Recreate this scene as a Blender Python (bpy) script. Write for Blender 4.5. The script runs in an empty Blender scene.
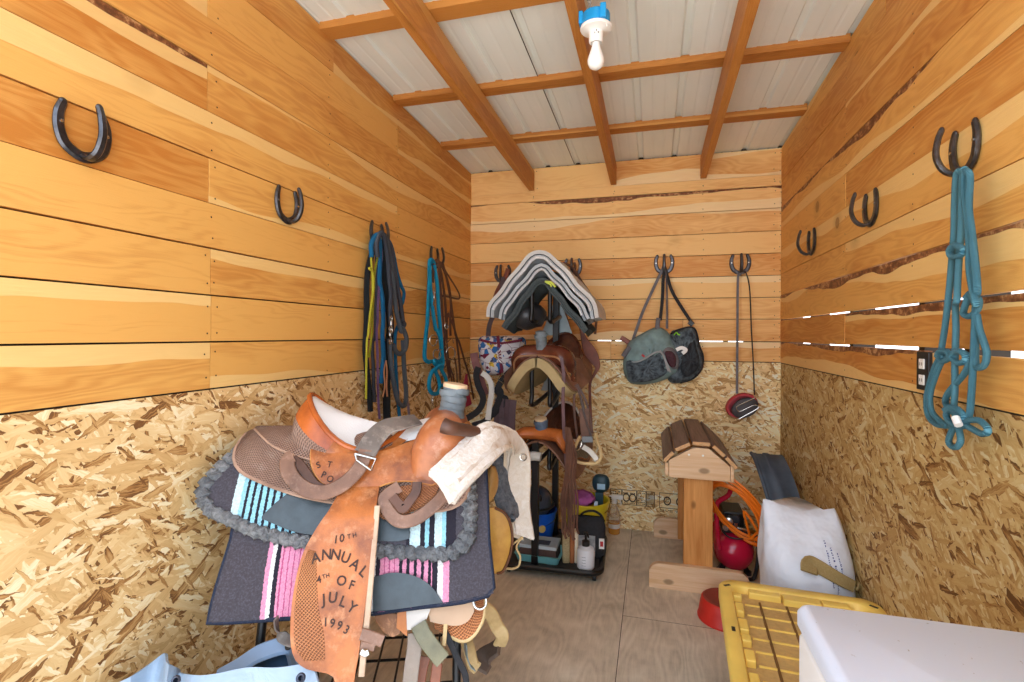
# Tack room: plank and strand-board stall, saddles on racks, tack on horseshoe hooks.
import bpy, bmesh, math, random
from mathutils import Vector as V, Matrix
C = bpy.context.scene.collection
PI = math.pi
R = random.Random(7)
XL, XR, YB, YF = -1.391, 0.8255, 3.80, 0.1      # room: left, right, back, front opening
ORG = {}

# ---------------------------------------------------------------- materials
def N(nt, t, props=None, **kw):
    n = nt.nodes.new('ShaderNode' + t)
    for k, v in (props or {}).items(): setattr(n, k, v)
    for k, v in kw.items():
        if k[0] == '_' and k[1:].isdigit(): s = n.inputs[int(k[1:])]
        else:
            s = next((i for i in n.inputs if i.name == k.replace('_', ' ') and i.enabled), None) or n.inputs[k.replace('_', ' ')]
        if isinstance(v, bpy.types.NodeSocket): nt.links.new(v, s)
        elif isinstance(v, bpy.types.Node): nt.links.new(v.outputs[0], s)
        else:
            if hasattr(s.default_value, '__len__') and hasattr(v, '__len__') and len(s.default_value) == 4 and len(v) == 3: v = (*v, 1)
            s.default_value = v
    return n
def mth(nt, op, a, b=0.0, c=0.0, clamp=False):
    n = N(nt, 'Math', {'operation': op, 'use_clamp': clamp}, _0=a, _1=b, _2=c); return n.outputs[0]
def mixc(nt, f, a, b, mode='MIX'):
    n = nt.nodes.new('ShaderNodeMix'); n.data_type = 'RGBA'; n.blend_type = mode; n.clamp_factor = True
    for s, v in ((n.inputs[0], f), (n.inputs[6], a), (n.inputs[7], b)):
        if isinstance(v, bpy.types.NodeSocket): nt.links.new(v, s)
        elif isinstance(v, (int, float)): s.default_value = v
        else: s.default_value = (*v, 1) if len(v) == 3 else v
    return n.outputs[2]
def ramp(nt, f, stops, interp='LINEAR'):
    n = nt.nodes.new('ShaderNodeValToRGB'); n.color_ramp.interpolation = interp
    e = n.color_ramp.elements
    while len(e) < len(stops): e.new(0.5)
    for x, (p, c) in zip(e, stops):
        x.position = p; x.color = (*c, 1) if hasattr(c, '__len__') else (c, c, c, 1)
    nt.links.new(f, n.inputs[0]); return n.outputs[0]
def srgb(r, g, b):
    f = lambda c: (c/255/12.92) if c/255 <= .04045 else ((c/255+.055)/1.055)**2.4
    return (f(r), f(g), f(b))
def newmat(name, rough=.6, metal=0., spec=.5):
    m = bpy.data.materials.new(name); m.use_nodes = True
    nt = m.node_tree; b = nt.nodes['Principled BSDF']
    b.inputs['Roughness'].default_value = rough; b.inputs['Metallic'].default_value = metal
    b.inputs['Specular IOR Level'].default_value = spec
    return m, nt, b
def setc(nt, b, c):
    if isinstance(c, bpy.types.NodeSocket): nt.links.new(c, b.inputs['Base Color'])
    else: b.inputs['Base Color'].default_value = (*c, 1)
def bump(nt, b, h, dist=.002, st=1.):
    n = N(nt, 'Bump', None, Height=h, Distance=dist, Strength=st); nt.links.new(n.outputs[0], b.inputs['Normal'])
def objco(nt): return N(nt, 'TexCoord').outputs['Object']
def uvco(nt): return N(nt, 'UVMap').outputs[0]
def scaled(nt, co, s): return N(nt, 'Mapping', None, Vector=co, Scale=s).outputs[0]
def noise(nt, co, sc, det=3., rough=.5, dist=0.):
    return N(nt, 'TexNoise', None, Vector=co, Scale=sc, Detail=det, Roughness=rough, Distortion=dist).outputs[0]

def m_plain(name, c, rough=.5, metal=0., var=.12, sc=14., spec=.5, bmp=0., bsc=120.):
    """colour with a little mottled wear"""
    m, nt, b = newmat(name, rough, metal, spec); co = objco(nt)
    n = noise(nt, co, sc, 4.)
    c2 = tuple(x*(1-var) for x in c); c3 = tuple(min(1, x*(1+var)) for x in c)
    setc(nt, b, ramp(nt, n, [(.3, c2), (.7, c3)]))
    if bmp: bump(nt, b, noise(nt, co, bsc, 3.), bmp)
    return m
def m_leather(name, c, dark=None, rough=.45, tool=None, wear=None, tsc=1.):
    """tanned leather: blotches, fine grain; tool = 'basket' or 'flower' stamping in UV space"""
    m, nt, b = newmat(name, rough); co = objco(nt)
    dark = dark or tuple(x*.55 for x in c)
    n = noise(nt, co, 9., 5., .6)
    col = ramp(nt, n, [(.3, dark), (.62, c)])
    if wear: col = mixc(nt, ramp(nt, noise(nt, co, 22., 6., .7), [(.52, 0.), (.72, .8)]), col, wear)
    h = noise(nt, co, 260., 3.)
    if tool:
        uv = uvco(nt)
        if tool == 'basket':
            a = N(nt, 'TexWave', {'wave_type': 'BANDS', 'bands_direction': 'DIAGONAL'}, Vector=scaled(nt, uv, (tsc, tsc, 1)), Scale=26., Distortion=0.).outputs[1]
            d = N(nt, 'TexWave', {'wave_type': 'BANDS', 'bands_direction': 'DIAGONAL'}, Vector=scaled(nt, uv, (tsc, -tsc, 1)), Scale=26., Distortion=0.).outputs[1]
            t = mth(nt, 'MAXIMUM', a, d)
            col = mixc(nt, ramp(nt, t, [(.5, 1.), (.95, 0.)]), col, tuple(x*.5 for x in dark))
        else:
            t = N(nt, 'TexVoronoi', {'feature': 'SMOOTH_F1'}, Vector=N(nt, 'Mapping', None, Vector=uv, Scale=(tsc, tsc, 1)), Scale=34.).outputs[0]
            t = mth(nt, 'ADD', t, noise(nt, uv, 60.*tsc, 2., .5, 1.5))
            col = mixc(nt, ramp(nt, t, [(.45, 0.), (.9, .75)]), col, tuple(x*.45 for x in dark))
        h = mth(nt, 'ADD', mth(nt, 'MULTIPLY', t, 1.), mth(nt, 'MULTIPLY', h, .25))
        bump(nt, b, h, .0025)
    else: bump(nt, b, h, .0006)
    setc(nt, b, col); return m
def m_rope(name, c, c2=None, freq=60., rough=.8):
    """braid drawn from the tube's UVs (u along in metres, v round)"""
    m, nt, b = newmat(name, rough, 0, .2); uv = uvco(nt)
    w = N(nt, 'TexWave', {'wave_type': 'BANDS', 'bands_direction': 'DIAGONAL'}, Vector=scaled(nt, uv, (freq*3, 9, 1)), Scale=1., Distortion=.4).outputs[1]
    w2 = N(nt, 'TexWave', {'wave_type': 'BANDS', 'bands_direction': 'DIAGONAL'}, Vector=scaled(nt, uv, (freq*3, -9, 1)), Scale=1., Distortion=.4).outputs[1]
    t = mth(nt, 'MAXIMUM', w, w2)
    setc(nt, b, mixc(nt, ramp(nt, t, [(.35, 0.), (.8, 1.)]), c2 or tuple(x*.45 for x in c), c))
    bump(nt, b, t, .002); return m
def m_fleece(name, c, c2, sc=70., rough=.95, disp=.01):
    m, nt, b = newmat(name, rough, 0, .1); co = objco(nt)
    n = noise(nt, co, sc, 5., .7, .6)
    big = noise(nt, co, 7., 3.)
    setc(nt, b, mixc(nt, ramp(nt, big, [(.4, 0.), (.65, .6)]), ramp(nt, n, [(.3, c2), (.65, c)]), c2))
    bump(nt, b, n, disp); return m
def m_felt(name, c, fleck=(.4, .4, .4), rough=.95):
    m, nt, b = newmat(name, rough, 0, .1); co = objco(nt)
    n = noise(nt, co, 160., 4., .8)
    setc(nt, b, mixc(nt, ramp(nt, n, [(.5, 0.), (.72, .55)]), c, fleck))
    bump(nt, b, n, .002); return m

# ---------------------------------------------------------------- mesh builder
def catmull(P, k=6, closed=False):
    P = [V(p) for p in P]
    if len(P) < 3 or k <= 1: return P
    out = []; n = len(P)
    for i in range(n if closed else n-1):
        p0 = P[(i-1) % n] if closed or i else P[0]*2-P[1]
        p1, p2 = P[i], P[(i+1) % n]
        p3 = P[(i+2) % n] if closed or i+2 < n else P[-1]*2-P[-2]
        for j in range(k):
            t = j/k
            out.append(.5*((2*p1)+(p2-p0)*t+(2*p0-5*p1+4*p2-p3)*t*t+(3*p1-p0-3*p2+p3)*t**3))
    if not closed: out.append(P[-1])
    return out
def resamp(P, n):
    P = [V(p) for p in P]; L = [0]
    for a, b in zip(P, P[1:]): L.append(L[-1]+(b-a).length)
    out = []; j = 0
    for i in range(n):
        t = L[-1]*i/(n-1)
        while j < len(P)-2 and L[j+1] < t: j += 1
        d = L[j+1]-L[j]; out.append(P[j].lerp(P[j+1], 0 if d == 0 else min(1, (t-L[j])/d)))
    return out
class MB:
    def __init__(s): s.v = []; s.f = []; s.uv = []; s.mi = []; s.col = []; s.cur = 0; s.c = (0, 0, 0, 1); s.T = None
    def add(s, vs, fs, uvs=None):
        b = len(s.v)
        s.v += [(s.T @ V(p)) if s.T else V(p) for p in vs]
        for k, f in enumerate(fs):
            s.f.append([b+i for i in f]); s.mi.append(s.cur); s.col.append(s.c)
            s.uv.append([uvs[i] for i in f] if uvs and not isinstance(uvs[0], list) else (uvs[k] if uvs else [(vs[i][0]+vs[i][1], vs[i][2]) for i in f]))
        return s
    def box(s, lo, hi, uvs=None):
        (a, b, c), (d, e, f) = lo, hi
        vs = [(a,b,c),(d,b,c),(d,e,c),(a,e,c),(a,b,f),(d,b,f),(d,e,f),(a,e,f)]
        return s.add(vs, [(0,3,2,1),(4,5,6,7),(0,1,5,4),(1,2,6,5),(2,3,7,6),(3,0,4,7)], uvs)
    def bar(s, a, b, w, h, up=(0,0,1)):
        """square bar from a to b, w across, h along up"""
        a, b = V(a), V(b); d = (b-a).normalized(); up = V(up); x = d.cross(up)
        if x.length < 1e-4: x = d.cross(V((1,0,0)))
        x.normalize(); z = x.cross(d)
        vs = [p+x*sx*w/2+z*sz*h/2 for p in (a, b) for sx, sz in ((-1,-1),(1,-1),(1,1),(-1,1))]
        L = (b-a).length
        q = [(0,0),(0,w),(0,w+h),(0,w)]
        uv = [[(0,0),(0,w),(L,w),(L,0)]]*4+[[(0,0),(w,0),(w,h),(0,h)]]*2
        return s.add(vs, [(0,1,5,4),(1,2,6,5),(2,3,7,6),(3,0,4,7),(0,3,2,1),(4,5,6,7)], uv)
    def grid(s, G, cu=False, cv=False, uvscale=None):
        """G[i][j] points; cu closes i, cv closes j"""
        nu, nv = len(G), len(G[0]); vs = [p for r in G for p in r]
        Lu = [0]
        for i in range(nu): Lu.append(Lu[-1]+(V(G[(i+1) % nu][0])-V(G[i][0])).length)
        Lv = [0]
        m = nu//2
        for j in range(nv): Lv.append(Lv[-1]+(V(G[m][(j+1) % nv])-V(G[m][j])).length)
        fs = []; uv = []
        for i in range(nu if cu else nu-1):
            for j in range(nv if cv else nv-1):
                i2, j2 = (i+1) % nu, (j+1) % nv
                fs.append((i*nv+j, i2*nv+j, i2*nv+j2, i*nv+j2))
                uv.append([(Lu[i],Lv[j]),(Lu[i+1],Lv[j]),(Lu[i+1],Lv[j+1]),(Lu[i],Lv[j+1])])
        return s.add(vs, fs, uv)
    def slab(s, G, th, closed_u=False):
        """grid given thickness along its own normals, with rims"""
        nu, nv = len(G), len(G[0]); G = [[V(p) for p in r] for r in G]
        T = th if callable(th) else (lambda i, j: th)
        B = []
        for i in range(nu):
            row = []
            for j in range(nv):
                a = G[min(i+1, nu-1)][j]-G[max(i-1, 0)][j]; c = G[i][min(j+1, nv-1)]-G[i][max(j-1, 0)]
                n = a.cross(c); n = n.normalized() if n.length > 1e-9 else V((0,0,1))
                row.append(G[i][j]-n*T(i, j))
            B.append(row)
        s.grid(G); s.grid([r[::-1] for r in B])
        s.grid([[B[0][j], G[0][j]] for j in range(nv)]); s.grid([[G[-1][j], B[-1][j]] for j in range(nv)])
        s.grid([[G[i][0], B[i][0]] for i in range(nu)]); s.grid([[B[i][-1], G[i][-1]] for i in range(nu)])
        return s
    def tube(s, P, r, n=8, k=5, closed=False, flat=1., up=None):
        P = catmull(P, k, closed); m = len(P)
        rr = (lambda t: r) if not callable(r) else r
        rings = []; ref = None
        for i, p in enumerate(P):
            if closed: d = P[(i+1) % m]-P[i-1]
            else: d = P[min(i+1, m-1)]-P[max(i-1, 0)]
            d = d.normalized() if d.length > 1e-9 else V((0,0,1))
            if ref is None: ref = d.orthogonal() if up is None else V(up)
            if up is not None: ref = V(up)
            x = ref-d*ref.dot(d); x = x.normalized() if x.length > 1e-6 else d.orthogonal().normalized()
            ref = x; y = d.cross(x); q = rr(i/(m-1))
            rings.append([p+x*math.cos(2*PI*j/n)*q*flat+y*math.sin(2*PI*j/n)*q for j in range(n)])
        s.grid(rings, cu=closed, cv=True)
        if not closed:
            s.add(rings[0], [tuple(range(n))]); s.add(rings[-1], [tuple(range(n))[::-1]])
        return s
    def ribbon(s, P, w, th, up, k=6, closed=False):
        """flat strap along P; up = normal of its broad face (vector or list of vectors at control points)"""
        n0 = len(P); Q = catmull(P, k, closed); m = len(Q)
        ups = [V(u) for u in up] if hasattr(up[0], '__len__') else [V(up)]*n0
        U = catmull(ups, k, closed) if n0 > 2 and k > 1 else ups
        W = (lambda t: w) if not callable(w) else w
        rings = []
        for i, p in enumerate(Q):
            d = (Q[(i+1) % m]-Q[i-1]) if closed else Q[min(i+1, m-1)]-Q[max(i-1, 0)]
            d.normalize(); u = U[i]-d*U[i].dot(d); u = u.normalized() if u.length > 1e-6 else d.orthogonal().normalized()
            x = d.cross(u); q = W(i/(m-1))/2; t = th/2
            e = min(t*.8, q*.5)
            rings.append([p-x*q+u*(t-e), p-x*(q-e)+u*t, p+x*(q-e)+u*t, p+x*q+u*(t-e), p+x*q-u*(t-e), p+x*(q-e)-u*t, p-x*(q-e)-u*t, p-x*q-u*(t-e)])
        s.grid(rings, cu=closed, cv=True)
        if not closed:
            s.add(rings[0], [tuple(range(8))]); s.add(rings[-1], [tuple(range(8))[::-1]])
        return s
    def lathe(s, prof, c, n=24, axis=(0,0,1), sy=1.):
        """prof: (radius, height) list, open ends closed when radius is 0"""
        M = V((0,0,1)).rotation_difference(V(axis)).to_matrix()
        s.grid([[V(c)+M @ V((r*math.cos(2*PI*j/n), r*math.sin(2*PI*j/n)*sy, z)) for j in range(n)] for r, z in prof][::-1], cv=True)
        return s
    def prism(s, poly, th, M):
        """2-D outline (x,y) extruded th along z, mapped by matrix M"""
        n = len(poly); a = sum(poly[i][0]*poly[(i+1) % n][1]-poly[(i+1) % n][0]*poly[i][1] for i in range(n))
        if a < 0: poly = poly[::-1]
        vs = [M @ V((x, y, 0)) for x, y in poly]+[M @ V((x, y, th)) for x, y in poly]
        u = [(x, y) for x, y in poly]
        s.add(vs, [tuple(range(n))[::-1], tuple(range(n, 2*n))]+[(i, (i+1) % n, n+(i+1) % n, n+i) for i in range(n)], u+[(x+th, y+th) for x, y in poly])
        return s
    def blob(s, c, r, nu=16, nv=10, M=None, p=1., f=None):
        """ellipsoid (superquadric power p); f(dir)->radial factor"""
        g = []
        sg = lambda x: math.copysign(abs(x)**p, x)
        for i in range(nv+1):
            a = -PI/2+PI*i/nv; row = []
            for j in range(nu):
                t = 2*PI*j/nu
                d = V((sg(math.cos(a))*sg(math.cos(t)), sg(math.cos(a))*sg(math.sin(t)), sg(math.sin(a))))
                q = f(d) if f else 1
                v = V((d.x*r[0], d.y*r[1], d.z*r[2]))*q
                row.append(V(c)+(M @ v if M else v))
            g.append(row)
        return s.grid(g[::-1][::-1], cv=True)
    def build(s, name, mats, parent=None, smooth=True, bevel=0., sub=0, origin=None, weld=True, ang=40):
        mats = mats if isinstance(mats, (list, tuple)) else [mats]
        if parent is None:
            if origin is None:
                xs = [p.x for p in s.v]; ys = [p.y for p in s.v]; zs = [p.z for p in s.v]
                origin = V(((min(xs)+max(xs))/2, (min(ys)+max(ys))/2, min(zs)))
            org = V(origin)
        else: org = ORG[parent.name]
        me = bpy.data.meshes.new(name)
        me.from_pydata([tuple(p-org) for p in s.v], [], s.f)
        for m in mats: me.materials.append(m)
        ul = me.uv_layers.new(name='UVMap'); ca = me.color_attributes.new('brd', 'FLOAT_COLOR', 'CORNER')
        li = 0; uvf = []; cf = []
        for f, q, c in zip(s.f, s.uv, s.col):
            for i in range(len(f)): uvf += [q[i][0], q[i][1]]; cf += c
        me.uv_layers[0].data.foreach_set('uv', uvf); me.color_attributes[0].data.foreach_set('color', cf)
        me.polygons.foreach_set('material_index', s.mi)
        if weld:
            bm = bmesh.new(); bm.from_mesh(me)
            bmesh.ops.remove_doubles(bm, verts=bm.verts, dist=1e-5)
            bmesh.ops.recalc_face_normals(bm, faces=bm.faces)
            bm.to_mesh(me); bm.free()
        me.polygons.foreach_set('use_smooth', [bool(smooth)]*len(me.polygons))
        o = bpy.data.objects.new(name, me); C.objects.link(o)
        if parent is None: o.location = org
        else: o.parent = parent
        ORG[o.name] = org
        if smooth and ang:
            try: me.set_sharp_from_angle(angle=math.radians(ang))
            except Exception: pass
        if bevel:
            b = o.modifiers.new('b', 'BEVEL'); b.width = bevel; b.segments = 2; b.limit_method = 'ANGLE'; b.angle_limit = math.radians(40)
        if sub:
            q = o.modifiers.new('s', 'SUBSURF'); q.levels = sub; q.render_levels = sub
        me.update(); return o

def tag(o, label=None, cat=None, group=None, kind=None):
    if label: o['label'] = label
    if cat: o['category'] = cat
    if group: o['group'] = group
    if kind: o['kind'] = kind
    return o
def thing(name, label, cat, loc=(0,0,0), group=None):
    o = bpy.data.objects.new(name, None); C.objects.link(o); o.location = loc; o.empty_display_size = .05
    ORG[o.name] = V(loc); return tag(o, label, cat, group)
def struct(o): return tag(o, kind='structure')
def dup(root, loc, rz, label, group=None):
    r = root.copy(); C.objects.link(r); r.location = loc; r.rotation_euler = (0, 0, rz); r['label'] = label
    if group: r['group'] = group
    for ch in list(root.children):
        c = ch.copy(); C.objects.link(c); c.parent = r
        for g in list(ch.children):
            d = g.copy(); C.objects.link(d); d.parent = c
    return r
# ---------------------------------------------------------------- room materials
def m_planks(name, A, B, SAP, knots=True, bark=True, finish=.55):
    """boards: UV.x metres along, UV.y 0..1 across; brd = (tone, sapwood code, bark code)"""
    m, nt, b = newmat(name, finish, 0, .35)
    uv = uvco(nt); sx = N(nt, 'SeparateXYZ', None, Vector=uv); u, v = sx.outputs[0], sx.outputs[1]
    at = N(nt, 'Attribute', {'attribute_name': 'brd'}).outputs[0]
    sc = N(nt, 'SeparateColor', None, Color=at); tone, sap, bk = sc.outputs[0], sc.outputs[1], sc.outputs[2]
    seed = mth(nt, 'MULTIPLY', tone, 31.)
    def vec(su, sv, k=1.): return N(nt, 'CombineXYZ', None, X=mth(nt, 'MULTIPLY', u, su), Y=mth(nt, 'MULTIPLY', v, sv), Z=mth(nt, 'MULTIPLY', seed, k)).outputs[0]
    n1 = noise(nt, vec(1.1, .9), 1.6, 2.)
    rings = mth(nt, 'SINE', mth(nt, 'MULTIPLY', mth(nt, 'ADD', v, mth(nt, 'MULTIPLY', n1, 4.5)), 17.))
    rings = mth(nt, 'ADD', mth(nt, 'MULTIPLY', rings, .5), .5)
    fine = noise(nt, vec(3., 22.), 3., 5., .6)
    cloud = noise(nt, vec(1.5, 1.2, 2.), 1.3, 3.)
    t = mth(nt, 'ADD', mth(nt, 'MULTIPLY', rings, .17), mth(nt, 'MULTIPLY', fine, .42))
    t = mth(nt, 'ADD', t, mth(nt, 'MULTIPLY', cloud, .75))
    t = mth(nt, 'ADD', t, mth(nt, 'MULTIPLY', mth(nt, 'SUBTRACT', tone, .5), .62))
    col = ramp(nt, t, [(.30, B), (.85, A)])
    # sapwood along one edge
    wob = mth(nt, 'MULTIPLY', mth(nt, 'SUBTRACT', noise(nt, vec(.75, .1, 3.), 1., 3., .45), .5), 1.9)
    vb = mth(nt, 'ADD', v, wob); vt = mth(nt, 'ADD', mth(nt, 'SUBTRACT', 1., v), wob)
    lo = mth(nt, 'MULTIPLY', mth(nt, 'LESS_THAN', vb, .24), mth(nt, 'MULTIPLY', mth(nt, 'GREATER_THAN', sap, .5), mth(nt, 'LESS_THAN', sap, .78)))
    hi = mth(nt, 'MULTIPLY', mth(nt, 'LESS_THAN', vt, .24), mth(nt, 'GREATER_THAN', sap, .74))
    s2 = mth(nt, 'MULTIPLY', mth(nt, 'MAXIMUM', lo, hi), .72)
    col = mixc(nt, s2, col, mixc(nt, mth(nt, 'MULTIPLY', fine, .6), SAP, A))
    if knots:
        vo = N(nt, 'TexVoronoi', {'voronoi_dimensions': '3D'}, Vector=vec(1.9, .29, 1.), Scale=1.)
        keep = mth(nt, 'GREATER_THAN', N(nt, 'SeparateColor', None, Color=vo.outputs[1]).outputs[0], .15)
        d = mth(nt, 'ADD', vo.outputs[0], mth(nt, 'MULTIPLY', fine, .03))
        k1 = mth(nt, 'MULTIPLY', ramp(nt, d, [(.03, .75), (.06, .6), (.065, .9), (.075, .25), (.16, 0.)]), keep)
        col = mixc(nt, k1, col, tuple(x*.42 for x in B))
    if bark:
        bw = mth(nt, 'ADD', mth(nt, 'SUBTRACT', 1., v), mth(nt, 'MULTIPLY', mth(nt, 'SUBTRACT', noise(nt, vec(.9, .1, 5.), 1.8, 3.), .42), 1.1))
        bm_ = mth(nt, 'MULTIPLY', mth(nt, 'LESS_THAN', bw, .2), mth(nt, 'GREATER_THAN', bk, .5))
        mott = noise(nt, vec(30., 5.), 1., 4., .7)
        col = mixc(nt, bm_, col, ramp(nt, mott, [(.42, srgb(104, 62, 34)), (.55, srgb(150, 96, 56)), (.62, srgb(196, 150, 100))]))
    setc(nt, b, col)
    bump(nt, b, mth(nt, 'ADD', mth(nt, 'MULTIPLY', fine, .7), mth(nt, 'MULTIPLY', rings, .2)), .0012)
    return m
def m_osb(name, stops, sc=1.):
    m, nt, b = newmat(name, .7, 0, .25); uv = uvco(nt)
    H = col = None
    lay = [(4, 8, 40), (32, 10, 55), (-29, 9, 44), (66, 15, 60), (-62, 12, 70), (12, 20, 120), (-14, 14, 80), (50, 22, 110)]
    wig = N(nt, 'VectorMath', {'operation': 'SCALE'}, Vector=N(nt, 'TexNoise', None, Vector=uv, Scale=55., Detail=2.).outputs[1], Scale=.012).outputs[0]
    cw = N(nt, 'VectorMath', {'operation': 'ADD'}, _0=uv, _1=wig).outputs[0]
    for i, (a, sx, sy) in enumerate(lay):
        mp = N(nt, 'Mapping', None, Vector=cw, Location=(i*3.7, i*1.9, i*5.), Rotation=(0, 0, math.radians(a)))
        mp2 = N(nt, 'Mapping', None, Vector=mp, Scale=(sx*sc, sy*sc, 1))
        vo = N(nt, 'TexVoronoi', {'voronoi_dimensions': '2D', 'distance': 'CHEBYCHEV'}, Vector=mp2, Scale=1.)
        s = N(nt, 'SeparateColor', None, Color=vo.outputs[1]); h, c = s.outputs[0], s.outputs[1]
        if abs(a) > 60: h = mth(nt, 'MULTIPLY', h, .93)
        gr = N(nt, 'TexNoise', None, Vector=N(nt, 'Mapping', None, Vector=mp, Scale=(14, 220, 1)), Scale=1., Detail=2.).outputs[0]
        c = mth(nt, 'ADD', c, mth(nt, 'MULTIPLY', mth(nt, 'SUBTRACT', gr, .5), .55))
        c = mth(nt, 'SUBTRACT', c, ramp(nt, vo.outputs[0], [(.42, 0.), (.75, .14)]))
        if H is None: H, col = h, c
        else:
            k = mth(nt, 'GREATER_THAN', h, H)
            col = N(nt, 'Mix', {'data_type': 'FLOAT'}, _0=k, _2=col, _3=c).outputs[0]
            H = mth(nt, 'MAXIMUM', H, h)
    setc(nt, b, ramp(nt, col, stops))
    bump(nt, b, mth(nt, 'ADD', H, mth(nt, 'MULTIPLY', col, .3)), .003, .7)
    return m
def m_ply(name):
    m, nt, b = newmat(name, .75, 0, .2); uv = uvco(nt)
    mp = scaled(nt, uv, (3.2, .75, 1))
    n1 = noise(nt, mp, 1.5, 2.)
    w = mth(nt, 'SINE', mth(nt, 'MULTIPLY', n1, 95.))
    fine = noise(nt, scaled(nt, uv, (60, 4, 1)), 3., 4.)
    dirt = noise(nt, uv, 3.5, 6., .65)
    t = mth(nt, 'ADD', mth(nt, 'MULTIPLY', w, .045), mth(nt, 'ADD', mth(nt, 'MULTIPLY', fine, .22), mth(nt, 'MULTIPLY', dirt, .75)))
    c = ramp(nt, t, [(.28, srgb(176, 161, 140)), (.5, srgb(212, 197, 174)), (.7, srgb(232, 219, 198))])
    spk = noise(nt, uv, 70., 3., .7)
    c = mixc(nt, ramp(nt, spk, [(.66, 0.), (.72, .5)]), c, srgb(205, 190, 165))
    setc(nt, b, c); bump(nt, b, mth(nt, 'ADD', fine, mth(nt, 'MULTIPLY', w, .3)), .001); return m

WA, WB, WS = srgb(228, 172, 92), srgb(192, 122, 50), srgb(246, 216, 148)
PLANK = m_planks('rough sawn boards', WA, WB, WS)
PLANK_BRIGHT = m_planks('pale brightened sawn boards', srgb(248, 202, 132), srgb(220, 152, 80), srgb(254, 238, 192))  # paler than the side boards, colour brightened for the dim back wall
BEAM = m_planks('rafter timber', srgb(200, 136, 64), srgb(162, 94, 36), srgb(214, 164, 92), bark=False)
OSBC = [(-.0, srgb(122, 82, 46)), (.07, srgb(168, 120, 68)), (.2, srgb(208, 166, 108)), (.5, srgb(226, 188, 130)), (.8, srgb(236, 206, 152)), (.97, srgb(248, 230, 190))]
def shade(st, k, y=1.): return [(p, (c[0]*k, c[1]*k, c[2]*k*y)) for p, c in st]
OSB = m_osb('oriented strand board', OSBC, .95)
OSB_BRIGHT = m_osb('pale brightened strand board', [(p, (min(.93, c[0]*1.16), min(.9, c[1]*1.28), min(.82, c[2]*1.42))) for p, c in OSBC[1:]], .95)  # own pale tone, raised further to stand in for light at the back
OSB_DIM = m_osb('brown dimmed strand board', shade(OSBC, .74, .86), .95)  # base strand board darkened and browned, the right wall's dimmer light put into colour
PLY = m_ply('worn plywood floor')
DARK = m_plain('dark backing', srgb(46, 38, 30), .9)
NAIL = m_plain('nail heads', srgb(58, 44, 34), .5, .6)
def m_metal_roof():
    m, nt, b = newmat('galvanised roof steel', .45, 0, .4); co = objco(nt)
    n = noise(nt, scaled(nt, co, (3, .6, 1)), 2., 3.)
    setc(nt, b, ramp(nt, n, [(.3, srgb(228, 236, 230)), (.7, srgb(240, 246, 240))])); return m
ROOF = m_metal_roof()

def brd(rng, tone=None, sap=None, bark=0.):
    return (rng.random() if tone is None else tone, rng.random() if sap is None else sap, bark, 1)
def plank_wall(mb, fx, rows, joints, gaps, rng, barks=(), top=None, ends=(0, 1), studs=()):
    """fx(a, z, d) -> world point at a along the wall, height z, d out into the room. rows: z edges; joints(i): list of a-splits"""
    for i, (z0, z1) in enumerate(zip(rows, rows[1:])):
        sp = [ends[0]]+list(joints(i))+[ends[1]]
        for k, (a0, a1) in enumerate(zip(sp, sp[1:])):
            g0 = gaps(i, (a0+a1)/2); g1 = gaps(i+1, (a0+a1)/2); j = .0012
            d = rng.uniform(0, .004)
            mb.c = brd(rng, bark=1. if (i, k) in barks else 0.); mb.cur = 0
            uo = rng.random()*40
            b0, b1 = a0+j, a1-j; n = 6
            last = top is not None and i == len(rows)-2
            for q in range(n):
                p, r = b0+(b1-b0)*q/n, b0+(b1-b0)*(q+1)/n
                tz = lambda a: (top(a) if last else z1-g1/2)
                vs = [fx(p, z0+g0/2, d), fx(r, z0+g0/2, d), fx(r, tz(r), d), fx(p, tz(p), d), fx(p, z0+g0/2, d-.022), fx(r, z0+g0/2, d-.022), fx(r, tz(r), d-.022), fx(p, tz(p), d-.022)]
                U = lambda a, v: (a+uo, v)
                f = [[U(p, 0), U(r, 0), U(r, 1), U(p, 1)], [U(p, 0), U(r, 0), U(r, .05), U(p, .05)], [U(p, .95), U(r, .95), U(r, 1), U(p, 1)]]
                fs = [(0, 1, 2, 3), (4, 5, 1, 0), (3, 2, 6, 7)]; uu = f
                if q == 0: fs = fs+[(4, 0, 3, 7)]; uu = uu+[[U(p, 0), U(p+.02, 0), U(p+.02, 1), U(p, 1)]]
                if q == n-1: fs = fs+[(1, 5, 6, 2)]; uu = uu+[[U(r, 0), U(r+.02, 0), U(r+.02, 1), U(r, 1)]]
                mb.add(vs, fs, uu)
            mb.cur = 1
            for s in [x for x in studs if a0-.01 < x < a1+.01]:      # nails at each stud
                for off in ((-.018, .018) if min(abs(s-a0), abs(s-a1)) < .03 else (0.,)):
                    if not a0 < s+off < a1: continue
                    for z in (z0+.03, z1-.035):
                        if last and z > top(s)-.03: continue
                        aa = s+off+rng.uniform(-.006, .006); zz = z+rng.uniform(-.012, .012); r = .0032
                        mb.add([fx(aa+r*math.cos(t*PI/3), zz+r*math.sin(t*PI/3), d+.0008) for t in range(6)], [tuple(range(6))])
def zt(y, o=0.): return 2.668+.0328*(YB-y)+o

rng = random.Random(11)
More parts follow.
